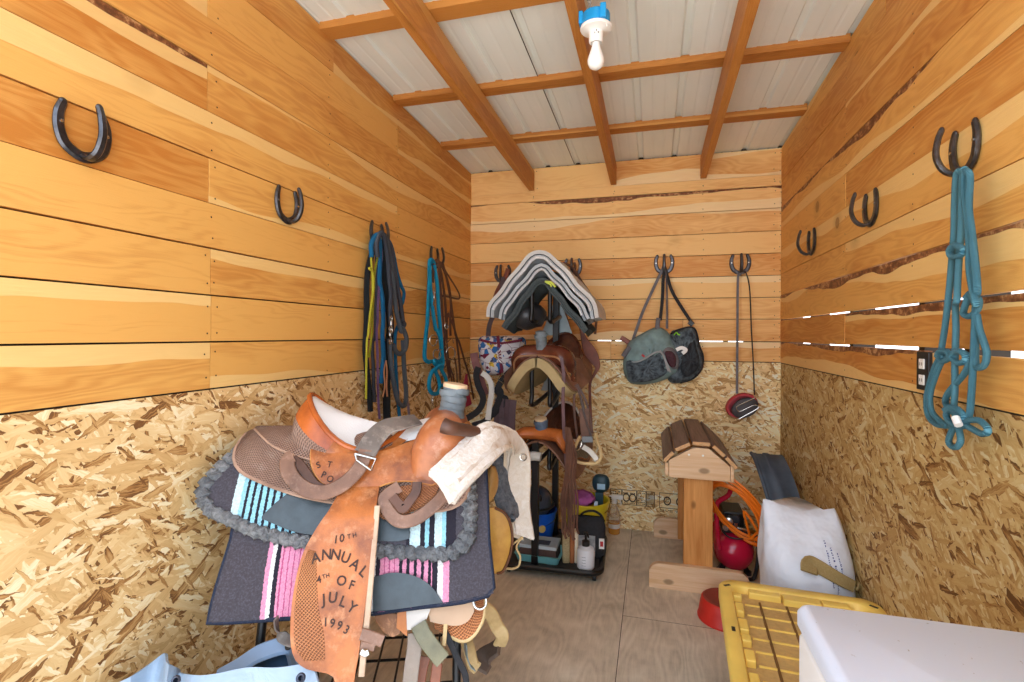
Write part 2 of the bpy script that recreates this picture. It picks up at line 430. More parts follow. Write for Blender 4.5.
# left wall
mb = MB(); fL = lambda a, z, d: (XL+d, a, z)
rowsL = [1.223, 1.375, 1.527, 1.68, 1.825, 1.971, 2.12, 2.27, 2.42, 2.575, 2.75]
jl = {0: [1.345], 1: [1.345], 2: [1.345], 3: [2.57], 4: [1.335], 5: [2.6], 6: [1.33], 7: [], 8: [1.33, 2.6], 9: [2.0]}
plank_wall(mb, fL, rowsL, lambda i: jl[i], lambda i, a: .0055 if i in (1, 2, 3, 5) else .0025, rng, barks={(6, 0)}, top=lambda a: zt(a), ends=(YF, YB), studs=(.72, 1.345, 1.97, 2.6, 3.2, 3.74))
mb.cur = 2; mb.c = (.5, .5, 0, 1)
mb.add([(XL, YF, 0), (XL, YB, 0), (XL, YB, 1.219), (XL, YF, 1.219)], [(0, 1, 2, 3)], [(0, 0), (4.15, 0), (4.15, 1.22), (0, 1.22)])
mb.cur = 3
mb.box((XL-.05, YF, 0), (XL-.024, YB+.05, 2.84)); mb.box((XL-.024, YF, 1.2), (XL-.012, YB, 1.222))
struct(mb.build('wall_left', [PLANK, NAIL, OSB, DARK], smooth=False, origin=(XL, YF, 0), weld=False))
# back wall
mb = MB(); fB = lambda a, z, d: (a, YB-d, z)
rowsB = [1.225, 1.363, 1.517, 1.664, 1.813, 1.962, 2.112, 2.264, 2.414, 2.489, 2.668]
jb = {9: [-.88, -.285, .33], 0: [-.3], 1: [.2]}
plank_wall(mb, fB, rowsB, lambda i: jb.get(i, []), lambda i, a: {1: .006, 9: .002, 10: .001}.get(i, .0045), rng, barks={(7, 0)}, ends=(XL, XR), studs=(-.88, -.285, .33, .8))
mb.cur = 2; mb.c = (.5, .5, 0, 1)
mb.add([(XL, YB, 0), (XR, YB, 0), (XR, YB, 1.222), (XL, YB, 1.222)], [(0, 1, 2, 3)], [(7.03, .53), (7.03+XR-XL, .53), (7.03+XR-XL, 1.75), (7.03, 1.75)])
mb.cur = 3
for z0, z1 in ((0, 1.355), (1.372, 2.9)): mb.box((XL-.05, YB+.024, z0), (XR+.05, YB+.05, z1))
for x0, x1 in ((XL-.05, -.40), (-.3, -.27), (-.2, -.12), (-.02, .06), (.12, .3), (.47, .5), (.6, .9)): mb.box((x0, YB+.024, 1.3), (x1, YB+.06, 1.42))
struct(mb.build('wall_back', [PLANK_BRIGHT, NAIL, OSB_BRIGHT, DARK], smooth=False, origin=(XL, YB, 0), weld=False))
# right wall, open slits between some boards
mb = MB(); brd0 = brd; brd = lambda r, **k: brd0(r, tone=r.uniform(.1, .8), **k); fR = lambda a, z, d: (XR-d, a, z)
rowsR = [1.223, 1.362, 1.51, 1.674, 1.818, 1.975, 2.13, 2.265, 2.44, 2.6, 2.75]
jr = {0: [1.9], 1: [2.6], 2: [], 3: [2.6], 4: [], 5: [2.6], 6: [], 7: [2.6], 8: [], 9: [2.2]}
def gR(i, a):
    if i == 1: return .017 if a < 1.95 else .013 if a < 2.6 else .006
    return {2: .008, 3: .005, 4: .003}.get(i, .002)
plank_wall(mb, fR, rowsR, lambda i: jr[i], gR, rng, barks={(0, 1), (2, 0), (1, 0), (6, 0)}, top=lambda a: zt(a), ends=(YF, YB), studs=(.75, 1.37, 1.98, 2.6, 3.2, 3.75))
mb.cur = 2; mb.c = (.5, .5, 0, 1)
mb.add([(XR, YB, 0), (XR, YF, 0), (XR, YF, 1.219), (XR, YB, 1.219)], [(0, 1, 2, 3)], [(13.2, .2), (17.35, .2), (17.35, 1.42), (13.2, 1.42)])
mb.cur = 3
mb.box((XR+.024, YF, 0), (XR+.05, YB+.05, 1.26)); mb.box((XR+.024, YF, 1.72), (XR+.05, YB+.05, 2.84))
mb.box((XR+.004, YF, 1.2), (XR+.024, YB, 1.222))
for y in (.73, 1.35, 1.7, 1.96, 2.58, 3.18, 3.7): mb.box((XR+.024, y, 1.2), (XR+.11, y+.04, 1.8))
struct(mb.build('wall_right', [PLANK, NAIL, OSB_DIM, DARK], smooth=False, origin=(XR, YF, 0), weld=False))
brd = brd0
# floor: two plywood sheets
mb = MB()
SX = -.142
for x0, x1, o in ((XL-.05, SX-.0015, 3.), (SX+.0015, XR+.05, 9.)):
    for y0, y1, o2 in (((YF-.5, 2.62, 0), (2.623, YB+.05, 4.4)) if x0 > -1 else ((YF-.5, YB+.05, 0),)):
        mb.add([(x0, y0, 0), (x1, y0, 0), (x1, y1, 0), (x0, y1, 0)], [(0, 1, 2, 3)], [(x0+o, y0+o2), (x1+o, y0+o2), (x1+o, y1+o2), (x0+o, y1+o2)])
mb.cur = 1; mb.box((XL-.05, YF-.5, -.06), (XR+.05, YB+.05, -.003))
struct(mb.build('floor', [PLY, DARK], smooth=False, origin=(0, 0, 0), weld=False))
# ribbed steel roof
mb = MB(); z0 = lambda y: 2.677+.0328*(YB-y)
prof = []; x = -.572-.229*5
while x < XR+.25:
    prof += [(x, .0), (x+.010, .014), (x+.034, .014), (x+.044, 0.)]
    for k in (.1, .165): prof += [(x+k, 0), (x+k+.005, .0015), (x+k+.013, .0015), (x+k+.018, 0)]
    x += .229
G = [[(a, y, z0(y)+h) for a, h in prof] for y in (YF+.1, YB+.08)]
mb.grid(G); mb.grid([[(a, y, z0(y)+.03) for a, h in (prof[0], prof[-1])] for y in (YF+.1, YB+.08)])
mb.cur = 1
for y in (): pass
mb.box((-.5745, YF+.1, 2.6735), (-.5705, YB, 2.675))
me_fix = len(mb.v)-8
for i in range(me_fix, len(mb.v)): mb.v[i].z += .0328*(YB-mb.v[i].y)
struct(mb.build('ceiling', [ROOF, DARK], smooth=False, origin=(0, 0, 2.68), weld=False))
# rafters and purlins
def beam(name, a, b, w, h, seed):
    mb = MB(); rg = random.Random(seed)
    a, b = V(a), V(b); d = (b-a).normalized(); L = (b-a).length; x = d.cross(V((0,0,1))).normalized(); z = x.cross(d)
    mb.c = brd(rg); uo = rg.random()*30
    vs = [p+x*sx*w/2+z*sz*h/2 for p in (a, b) for sx, sz in ((-1,-1),(1,-1),(1,1),(-1,1))]
    e = [(uo, 0), (uo, .95), (uo+L, .95), (uo+L, 0)]
    mb.add(vs, [(0,1,5,4),(1,2,6,5),(2,3,7,6),(3,0,4,7),(0,3,2,1),(4,5,6,7)], [[(p[0]+k*2, p[1]) for p in e] for k in range(4)]+[[(uo,0),(uo+w,0),(uo+w,.9),(uo,.9)]]*2)
    return struct(mb.build(name, BEAM, smooth=False, bevel=.002))
for i, x in enumerate((-.897, -.285, .33)):
    beam('rafter', (x, YF+.12, 2.571+.0328*(YB-YF-.12)), (x, YB-.004, 2.571), .04, .148, 40+i)
for i, y in enumerate((.63, 1.28, 1.94, 2.585, 3.235)):
    beam('purlin', (XL+.003, y, 2.667+.0328*(YB-y)), (XR-.003, y, 2.667+.0328*(YB-y)), .088, .037, 60+i)

# ---------------------------------------------------------------- camera, light
cam = bpy.data.cameras.new('camera'); co = bpy.data.objects.new('camera', cam); C.objects.link(co)
cam.sensor_width = 36; cam.lens = 512.28/1024*36; cam.shift_y = -(341-334.56)/1024
cam.clip_start = .02
co.matrix_world = Matrix.Translation((0, 0, 1.4036)) @ Matrix.Rotation(.2694, 4, 'Z') @ Matrix.Rotation(PI/2, 4, 'X') @ Matrix.Rotation(.0049, 4, 'Z')
sc = bpy.context.scene; sc.camera = co
w = bpy.data.worlds.new('sky'); sc.world = w; w.use_nodes = True
bg = w.node_tree.nodes['Background']; wz = N(w.node_tree, 'SeparateXYZ', None, Vector=N(w.node_tree, 'TexCoord').outputs['Generated']).outputs[2]
w.node_tree.links.new(ramp(w.node_tree, mth(w.node_tree, 'ADD', mth(w.node_tree, 'MULTIPLY', wz, .5), .5), [(.42, (1.0, 1.0, 1.0)), (.5, (.74, .78, .84)), (.75, (.62, .74, .90))]), bg.inputs[0]);  # brightened below the horizon as added fill for the ceiling, hazy sky above
bg.inputs[1].default_value = 4.3
sc.view_settings.view_transform = 'Standard'; sc.view_settings.look = 'None'; sc.view_settings.gamma = 1; sc.view_settings.exposure = 0
sc.view_settings.use_curve_mapping = False
sc.cycles.max_bounces = 10; sc.cycles.diffuse_bounces = 6; sc.cycles.use_denoising = True
# ---------------------------------------------------------------- shared materials
IRON = m_plain('forged iron', srgb(84, 84, 88), .32, .9, .4, 30., .5, .0015, 90.)
CHROME = m_plain('nickel hardware', srgb(205, 203, 198), .25, 1., .1)
WHITEP = m_plain('white plastic', srgb(238, 238, 234), .35, 0, .02)
BLACKP = m_plain('black plastic', srgb(26, 26, 28), .4, 0, .2)
BLACKN = m_plain('black nylon', srgb(34, 34, 38), .8, 0, .3, 60.)
STEELB = m_plain('black painted steel', srgb(20, 20, 22), .35, .2, .3)
BROWNL = m_leather('dark brown leather', srgb(98, 64, 48), srgb(60, 38, 30), .5)
TANL = m_leather('tan leather', srgb(206, 150, 108), srgb(160, 104, 70), .5)

# ---------------------------------------------------------------- horseshoe hooks
def shoe_hook(label):
    t = thing('horseshoe_hook', label, 'hook', (0, 0, 0), 'horseshoe hooks on the walls')
    pts = [(x*.88, y, z*.92) for x, y, z in [(-.052, -.008, .068), (-.063, -.009, .035), (-.062, -.009, -.005), (-.045, -.009, -.042), (0, -.009, -.062),
           (.045, -.009, -.042), (.062, -.009, -.005), (.063, -.009, .035), (.052, -.008, .068)]]
    mb = MB(); mb.ribbon(pts, lambda s: .027-.007*abs(2*s-1)**3, .013, (0, -1, 0), 6)
    for s in (-1, 1):                                           # heel ends rounded, nail crease
        mb.blob((s*.0462, -.0085, .0626), (.0098, .0063, .010), 10, 6)
    t1 = mb.build('shoe', IRON, t)
    m2 = MB(); m2.ribbon([(0, -.012, -.055), (0, -.034, -.062), (0, -.060, -.045), (0, -.074, -.008), (0, -.070, .034), (0, -.062, .06)],
              lambda s: .025-.007*s, .013, [(0, 0, 1), (0, .25, 1), (0, .8, .5), (0, 1, .1), (0, 1, -.15), (0, 1, -.2)], 6)
    m2.blob((0, -.0615, .061), (.009, .0062, .009), 10, 6)
    m2.build('prong', IRON, t)
    for s in (-1, 1): MB().lathe([(0, 0), (.0045, 0), (.0045, .003), (0, .004)], (s*.0535, -.0145, .012), 10, (0, -1, 0)).build('bolt', CHROME, t)
    return t
LH = PI/2; RH = -PI/2
h0 = shoe_hook('bare horseshoe hook on the left wall nearest the camera')
h0.location = (XL+.003, .951, 1.90); h0.rotation_euler = (0, 0, LH)
for loc, rz, lab in (((XL+.003, 1.693, 1.90), LH, 'bare horseshoe hook on the left wall just before the grey and yellow lead ropes'),
                     ((XL+.003, 2.365, 1.91), LH, 'horseshoe hook on the left wall holding the grey, blue and yellow lead ropes'),
                     ((XL+.003, 3.088, 1.90), LH, 'horseshoe hook on the left wall holding the turquoise rope and brown bridle'),
                     ((-1.123, YB-.003, 1.868), 0, 'horseshoe hook on the back wall left of the saddle pads'),
                     ((-.58, YB-.003, 1.90), 0, 'horseshoe hook on the back wall behind the right side of the saddle pads'),
                     ((.07, YB-.003, 1.904), 0, 'horseshoe hook on the back wall holding the two saddle bags'),
                     ((.569, YB-.003, 1.89), 0, 'horseshoe hook on the back wall holding the red and black reel'),
                     ((XR-.003, 1.672, 1.91), RH, 'horseshoe hook on the right wall holding the blue rope halter'),
                     ((XR-.003, 2.30, 1.90), RH, 'bare horseshoe hook on the right wall next to the blue rope halter'),
                     ((XR-.003, 3.075, 1.905), RH, 'bare horseshoe hook on the right wall deepest in the corner')):
    dup(h0, loc, rz, lab)

# ---------------------------------------------------------------- ceiling lamp
t = thing('lamp_holder', 'white lamp holder with a bare bulb under a blue box on the middle rafter', 'ceiling lamp', (-.205, 1.86, 2.5))
BLUEB = m_plain('blue junction box', srgb(20, 150, 215), .45, 0, .05)
mb = MB(); lx, ly = -.205, 1.86
mb.lathe([(0, 2.56), (.048, 2.56), (.05, 2.555), (.05, 2.512), (.047, 2.512), (.047, 2.55), (0, 2.55)][::-1], (lx, ly, 0), 20)
mb.box((lx-.06, ly-.02, 2.525), (lx-.045, ly+.02, 2.57)); mb.box((lx+.02, ly-.056, 2.515), (lx+.04, ly-.04, 2.565))
mb.build('junction_box', BLUEB, t, bevel=.002)
mb = MB(); mb.lathe([(0, 2.513), (.056, 2.513), (.057, 2.508), (.054, 2.503), (.034, 2.498), (.026, 2.493), (.025, 2.46), (.021, 2.455), (.0195, 2.457), (.0195, 2.47), (0, 2.47)][::-1], (lx, ly, 0), 28)
base = mb.build('lamp_base', WHITEP, t)
mb = MB()
for dx, dz in ((-.006, 0), (.006, 0), (0, .008)): mb.box((lx+.005+dx-.0015, ly-.0268, 2.48+dz-.003), (lx+.005+dx+.0015, ly-.024, 2.48+dz+.003))
mb.build('outlet_slot', BLACKP, base, smooth=False)
mb = MB(); mb.tube([(lx+.04, ly-.03, 2.503), (lx+.042, ly-.033, 2.49)], .0025, 6, 1); mb.build('pull_chain', WHITEP, base)
BULB, nt, b = newmat('frosted bulb', .25, 0, .5); setc(nt, b, (.9, .9, .87)); b.inputs['Emission Color'].default_value = (1, .93, .82, 1); b.inputs['Emission Strength'].default_value = 0.
mb = MB(); mb.lathe([(0, 2.362), (.012, 2.363), (.023, 2.37), (.029, 2.382), (.030, 2.394), (.026, 2.41), (.019, 2.43), (.0145, 2.445), (.0135, 2.457), (0, 2.457)], (lx, ly, 0), 24)
mb.build('bulb', BULB, t)
mb = MB(); mb.tube([(lx-.02, ly, 2.555), (lx-.03, ly+.01, 2.585), (lx-.02, ly+.0, 2.61), (lx-.055, ly+.02, 2.66), (lx-.058, ly+.05, 2.72)], .0035, 7)
mb.tube([(lx-.005, ly, 2.555), (lx-.02, ly-.01, 2.59), (lx-.04, ly, 2.63)], .002, 6); mb.build('wire', m_plain('grey cable', srgb(150, 150, 146), .5), t)

# ---------------------------------------------------------------- outlet on right wall
t = thing('wall_outlet', 'black wall outlet with white sockets behind the blue rope halter', 'outlet', (XR-.003, 1.888, 1.235))
mb = MB(); mb.box((XR-.014, 1.852, 1.236), (XR+.002, 1.926, 1.356)); mb.build('outlet_box', BLACKP, t, smooth=False, bevel=.003)
for z in (1.268, 1.318):
    mb = MB(); mb.box((XR-.0175, 1.872, z-.016), (XR-.013, 1.904, z+.016)); f = mb.build('socket', WHITEP, t, smooth=False, bevel=.004)
    mb = MB()
    for dy in (-.006, .006): mb.box((XR-.0182, 1.888+dy-.001, z-.005), (XR-.017, 1.888+dy+.001, z+.005))
    mb.build('slot', BLACKP, f, smooth=False)

# ---------------------------------------------------------------- lead ropes on the left wall
def rope(name, label, cat, paths, r, mat, grp=None, n=8, extra=None, k=6):
    """one rope: a single mesh, or a thing with fittings (extra = [(part, mat, fn)])"""
    mb = MB()
    for p in paths: mb.tube(p, r, n, k)
    if not extra: return tag(mb.build(name, mat), label, cat, grp)
    xs = [v for v in mb.v]; t = thing(name, label, cat, (sum(v.x for v in xs)/len(xs), sum(v.y for v in xs)/len(xs), min(v.z for v in xs)), grp)
    mb.build('rope', mat, t)
    for nm, m, fn in extra:
        q = MB(); fn(q); q.build(nm, m, t)
    return t
def ring(mb, c, r, tr, ax=(1, 0, 0), sx=1.):
    q = V((0,0,1)).rotation_difference(V(ax)).to_matrix()
    mb.tube([V(c)+q @ V((math.cos(a)*r*sx, math.sin(a)*r, 0)) for a in [i*2*PI/14 for i in range(14)]], tr, 7, 2, True)
def snap(mb, c, dirv=(0, 0, -1)):
    """bolt snap: swivel eye, barrel, hook"""
    c = V(c); ring(mb, c+V((0, 0, .012)), .011, .003)
    mb.lathe([(0, 0), (.006, .001), (.007, .02), (.005, .024), (0, .025)], c+V((0, 0, -.025)), 10)
    mb.tube([c+V((0, 0, -.025)), c+V((0, .012, -.04)), c+V((0, .013, -.055)), c+V((0, 0, -.068)), c+V((0, -.010, -.055)), c+V((0, -.008, -.045))], .0035, 7)
GREYR = m_rope('grey rope', srgb(104, 112, 120), srgb(60, 66, 74), 70)
DGREY = m_rope('dark flecked rope', srgb(84, 88, 98), srgb(46, 48, 56), 80)
BLUER = m_rope('blue rope', srgb(36, 120, 170), srgb(18, 70, 112), 70)
YELR = m_rope('yellow cord', srgb(226, 220, 70), srgb(150, 146, 40), 120)
PURR = m_rope('purple cord', srgb(160, 120, 170), srgb(70, 60, 90), 140)
LAVR = m_rope('lavender webbing', srgb(176, 160, 182), srgb(120, 108, 128), 120)
CYANR = m_rope('turquoise rope', srgb(34, 168, 212), srgb(10, 108, 150), 80)
BLKR = m_rope('black mohair rope', srgb(38, 44, 48), srgb(14, 16, 18), 45)
TEALR = m_rope('teal halter rope', srgb(96, 150, 166), srgb(48, 98, 116), 90)
GL = 'lead ropes on the third horseshoe of the left wall'
HX = -1.335
rope('lead_rope', 'thick black woolly rope hanging behind the yellow cord', 'rope', [[(-1.355, 2.312, 1.899), (-1.355, 2.282, 1.822), (-1.355, 2.242, 1.729), (-1.355, 2.228, 1.624), (-1.355, 2.229, 1.503), (-1.355, 2.224, 1.398)] + [(-1.355, 2.218, 1.327), (-1.355, 2.236, 1.220), (-1.355, 2.256, 1.120), (-1.355, 2.269, 1.019)]], .014, BLKR, GL, 9)
rope('mecate_rope', 'short black braided rope ending beside the tan leather string', 'rope', [[(-1.352, 2.344, 1.904), (-1.352, 2.390, 1.748), (-1.352, 2.428, 1.585), (-1.352, 2.458, 1.437)] + [(-1.352, 2.421, 1.289), (-1.352, 2.422, 1.184), (-1.352, 2.423, 1.070), (-1.352, 2.429, 0.932)]], .02, BLKR, GL, 9)
rope('cord', 'thin yellow cord hanging in the grey rope bundle', 'rope', [[(-1.335, 2.216, 1.400), (-1.335, 2.232, 1.503), (-1.335, 2.250, 1.608), (-1.335, 2.246, 1.703), (-1.335, 2.236, 1.779), (-1.335, 2.255, 1.851), (-1.335, 2.294, 1.902), (-1.335, 2.325, 1.882), (-1.335, 2.299, 1.797), (-1.335, 2.269, 1.705), (-1.335, 2.263, 1.618), (-1.335, 2.251, 1.504), (-1.335, 2.244, 1.400)] + [(-1.335, 2.221, 1.289)],
     [(-1.330, 2.228, 1.726), (-1.330, 2.208, 1.720), (-1.330, 2.241, 1.702), (-1.330, 2.248, 1.625), (-1.330, 2.220, 1.503), (-1.330, 2.202, 1.400)] + [(-1.330, 2.193, 1.372), (-1.330, 2.188, 1.261), (-1.330, 2.187, 1.150), (-1.330, 2.187, 1.091)]], .0052, YELR, GL, 7)
rope('flat_lead', 'blue lead rope at the front of the grey rope bundle', 'rope', [[(-1.327, 2.227, 1.778), (-1.327, 2.222, 1.841), (-1.327, 2.270, 1.896), (-1.327, 2.301, 1.868), (-1.327, 2.305, 1.771), (-1.327, 2.303, 1.665), (-1.327, 2.330, 1.587), (-1.327, 2.340, 1.472)] + [(-1.327, 2.333, 1.402), (-1.327, 2.343, 1.292), (-1.327, 2.331, 1.215), (-1.327, 2.320, 1.153)]], .0115, BLUER, GL)
rope('flat_lead', 'long bright blue lead reaching lowest, beside the grey loop', 'rope', [[(-1.350, 2.358, 1.913), (-1.350, 2.459, 1.878), (-1.350, 2.529, 1.736), (-1.350, 2.574, 1.673), (-1.350, 2.608, 1.637), (-1.350, 2.596, 1.587), (-1.350, 2.575, 1.556), (-1.350, 2.562, 1.478)] + [(-1.350, 2.511, 1.402), (-1.350, 2.512, 1.285), (-1.350, 2.523, 1.184), (-1.350, 2.538, 1.074), (-1.350, 2.557, 0.978), (-1.350, 2.568, 0.917)]], .0095, BLUER, GL)
rope('cord', 'purple and white cord hanging between blue and black ropes', 'rope', [[(-1.330, 2.306, 1.896), (-1.330, 2.324, 1.801), (-1.330, 2.311, 1.710), (-1.330, 2.292, 1.541), (-1.330, 2.290, 1.470)] + [(-1.330, 2.281, 1.417), (-1.330, 2.291, 1.294), (-1.330, 2.295, 1.178), (-1.330, 2.302, 1.062), (-1.330, 2.315, 0.975)]], .0062, PURR, GL, 7)
rope('lead_rope', 'thick grey lead rope with a hanging loop and nickel snap', 'rope', [[(-1.322, 2.259, 1.817), (-1.322, 2.255, 1.860), (-1.322, 2.284, 1.900), (-1.322, 2.336, 1.902), (-1.322, 2.381, 1.836), (-1.322, 2.419, 1.732), (-1.322, 2.443, 1.623), (-1.322, 2.475, 1.513), (-1.322, 2.523, 1.419)] + [(-1.322, 2.541, 1.436), (-1.322, 2.587, 1.377), (-1.322, 2.570, 1.318), (-1.322, 2.508, 1.296), (-1.322, 2.459, 1.316), (-1.322, 2.431, 1.346)],
     [(-1.325, 2.405, 1.378), (-1.325, 2.409, 1.306), (-1.325, 2.423, 1.225), (-1.325, 2.457, 1.124), (-1.325, 2.495, 1.046), (-1.325, 2.543, 1.011), (-1.325, 2.579, 1.015), (-1.325, 2.591, 1.077), (-1.325, 2.571, 1.181), (-1.325, 2.559, 1.284), (-1.325, 2.551, 1.369)]], .013, GREYR, GL, 9,
     [('snap', CHROME, lambda m: snap(m, [(-1.310, 2.380, 1.418)][0]))])
rope('lead_rope', 'dark flecked lead rope over the middle of the grey bundle', 'rope', [[(-1.318, 2.266, 1.783), (-1.318, 2.255, 1.851), (-1.318, 2.299, 1.911), (-1.318, 2.341, 1.875), (-1.318, 2.371, 1.780), (-1.318, 2.384, 1.691), (-1.318, 2.404, 1.611), (-1.318, 2.395, 1.510)] + [(-1.318, 2.408, 1.434), (-1.318, 2.395, 1.402)],
     [(-1.332, 2.353, 1.912), (-1.332, 2.427, 1.853), (-1.332, 2.460, 1.756), (-1.332, 2.496, 1.666), (-1.332, 2.533, 1.573), (-1.332, 2.568, 1.458)] + [(-1.332, 2.578, 1.462), (-1.332, 2.542, 1.478)]], .0125, DGREY, GL, 9,
     [('snap', CHROME, lambda m: snap(m, [(-1.305, 2.381, 1.473)][0]))])
rope('lead_rope', 'dark grey mottled rope seen under the yellow cord', 'rope', [[(-1.345, 2.285, 1.875), (-1.345, 2.308, 1.737), (-1.345, 2.297, 1.576), (-1.345, 2.294, 1.400)] + [(-1.345, 2.266, 1.356), (-1.345, 2.276, 1.249), (-1.345, 2.282, 1.141), (-1.345, 2.292, 1.063)]], .009, DGREY, GL)
tag(MB().ribbon([(-1.312, 2.344, 1.267), (-1.312, 2.326, 1.215), (-1.312, 2.333, 1.137), (-1.312, 2.312, 1.085)], .012, .003, (1, 0, 0)).ribbon([(-1.310, 2.341, 1.268), (-1.310, 2.351, 1.214), (-1.310, 2.348, 1.135), (-1.310, 2.355, 1.084)], .012, .003, (1, 0, 0)).build('leather_string', TANL), 'pale tan forked leather string in the grey rope bundle', 'leather string', GL)
rope('cord', 'lavender cord hanging lowest at the right of the grey loop', 'rope', [[(-1.335, 2.591, 1.137), (-1.335, 2.607, 1.075), (-1.335, 2.633, 1.012), (-1.335, 2.649, 0.940)]], .0075, LAVR, GL, 7)

# turquoise rope + bridles on the fourth horseshoe
GT = 'tack on the fourth horseshoe of the left wall'
rope('halter_rope', 'turquoise rope with a knot and teardrop loop on the left wall', 'rope',
  [[(-1.325, 2.959, 1.846), (-1.325, 2.926, 1.864), (-1.325, 2.893, 1.846), (-1.325, 2.890, 1.747), (-1.325, 2.879, 1.620), (-1.325, 2.864, 1.477)] + [(-1.325, 2.848, 1.411), (-1.325, 2.832, 1.331), (-1.325, 2.829, 1.261), (-1.325, 2.879, 1.234), (-1.325, 2.944, 1.233), (-1.325, 3.012, 1.214), (-1.325, 3.106, 1.192)],
   [(-1.320, 2.883, 1.818), (-1.320, 2.893, 1.693), (-1.320, 2.925, 1.569), (-1.320, 2.975, 1.442)] + [(-1.320, 2.998, 1.430), (-1.320, 3.049, 1.374), (-1.320, 3.064, 1.308), (-1.320, 3.051, 1.242), (-1.320, 3.061, 1.185), (-1.320, 3.144, 1.112), (-1.320, 3.135, 1.074), (-1.320, 3.048, 1.073)],
   [(-1.315, 2.937, 1.834), (-1.315, 2.983, 1.720), (-1.315, 3.007, 1.573), (-1.315, 3.037, 1.443)] + [(-1.315, 3.052, 1.374), (-1.315, 3.069, 1.279), (-1.315, 3.082, 1.212), (-1.315, 3.024, 1.192), (-1.315, 2.966, 1.214), (-1.315, 2.939, 1.234), (-1.315, 2.988, 1.240), (-1.315, 3.049, 1.216), (-1.315, 3.071, 1.183)],
   [(-1.312, 2.982, 1.188), (-1.312, 2.911, 1.174), (-1.312, 2.869, 1.126), (-1.312, 2.870, 1.072), (-1.312, 2.922, 1.035), (-1.312, 2.996, 1.033), (-1.312, 3.025, 1.066), (-1.312, 3.006, 1.123), (-1.312, 2.960, 1.173), (-1.312, 2.982, 1.199), (-1.312, 3.063, 1.204)]], .0125, CYANR, GT, 9,
  [('snap', CHROME, lambda m: (snap(m, [(-1.305, 2.916, 1.648)][0]), snap(m, [(-1.310, 2.909, 1.005)][0]), ring(m, [(-1.305, 2.909, 1.366)][0], .034, .0035, (1, -.3, 0))))])
t = thing('bridle', 'brown leather bridle with ring bit beside the turquoise rope', 'bridle', [(-1.320, 3.220, 1.106)][0], GT)
mb = MB()
def strap(mb, P, w=.024, th=.0035, up=(1, -.3, 0), k=6): mb.ribbon(P, w, th, up, k); return mb
strap(mb, [(-1.318, 2.923, 1.723), (-1.318, 2.939, 1.825), (-1.318, 2.988, 1.868), (-1.318, 3.034, 1.828), (-1.318, 3.083, 1.729), (-1.318, 3.121, 1.617), (-1.318, 3.140, 1.483)] + [(-1.318, 3.148, 1.373)])
strap(mb, [(-1.322, 2.997, 1.879), (-1.322, 3.115, 1.819), (-1.322, 3.204, 1.702), (-1.322, 3.232, 1.595), (-1.322, 3.220, 1.485)] + [(-1.322, 3.227, 1.393)])
strap(mb, [(-1.325, 3.062, 1.869), (-1.325, 3.172, 1.806), (-1.325, 3.304, 1.741), (-1.325, 3.393, 1.687), (-1.325, 3.377, 1.654), (-1.325, 3.174, 1.655), (-1.325, 3.053, 1.651)], .014)
strap(mb, [(-1.330, 3.243, 1.243), (-1.330, 3.233, 1.174), (-1.330, 3.271, 1.091), (-1.330, 3.277, 1.030)], .014)
strap(mb, [(-1.315, 3.004, 1.861), (-1.315, 3.024, 1.761), (-1.315, 3.053, 1.632), (-1.315, 3.078, 1.520), (-1.315, 3.104, 1.425)] + [(-1.315, 3.116, 1.402), (-1.315, 3.105, 1.326), (-1.315, 3.143, 1.238), (-1.315, 3.195, 1.108)], .022); strap(mb, [(-1.318, 3.081, 1.862), (-1.318, 3.143, 1.774), (-1.318, 3.208, 1.653), (-1.318, 3.249, 1.546), (-1.318, 3.304, 1.406)] + [(-1.318, 3.318, 1.393), (-1.318, 3.376, 1.227), (-1.318, 3.406, 1.080)], .022)
mb.build('headstall', BROWNL, t)
mb = MB(); strap(mb, [(-1.312, 3.157, 1.542), (-1.312, 3.248, 1.466), (-1.312, 3.331, 1.366)] + [(-1.312, 3.359, 1.352), (-1.312, 3.461, 1.224), (-1.312, 3.570, 1.088), (-1.312, 3.669, 0.914)], .02)
strap(mb, [(-1.318, 3.171, 1.543), (-1.318, 3.148, 1.445)] + [(-1.318, 3.162, 1.315), (-1.318, 3.201, 1.196), (-1.318, 3.273, 1.112), (-1.318, 3.295, 1.029)], .016)
strap(mb, [(-1.315, 3.285, 1.242), (-1.315, 3.325, 1.148), (-1.315, 3.337, 1.045)], .014); mb.build('rein', BROWNL, t)
mb = MB(); c = [(-1.305, 3.192, 1.277)][0]; ring(mb, c, .042, .004, (1, -.4, 0)); mb.build('bit_ring', CHROME, t)
mb = MB(); c = [(-1.305, 2.965, 1.278)][0]; ring(mb, c, .03, .004, (1, -.5, .1)); mb.build('bit_ring', CHROME, t)
mb = MB(); mb.tube([(-1.310, 2.976, 1.301), (-1.310, 3.069, 1.308), (-1.310, 3.167, 1.359), (-1.310, 3.231, 1.373), (-1.310, 3.250, 1.343)], .004, 6); mb.build('curb_chain', CHROME, t)
mb = MB(); ring(mb, [(-1.305, 3.114, 1.457)][0], .016, .0035, (1, -.3, 0), 1.3); mb.build('buckle', CHROME, t)
t2 = MB().ribbon([(-1.320, 3.535, 1.113), (-1.320, 3.515, 1.007), (-1.320, 3.548, 0.874)], lambda s: .02+.085*s, .012, (1, -.4, 0)).build('bell_boot', m_plain('crimson nylon', srgb(158, 34, 62), .7, 0, .2, 30))
tag(t2, 'crimson cloth wedge hanging below the brown bridle', 'leg wrap', GT)

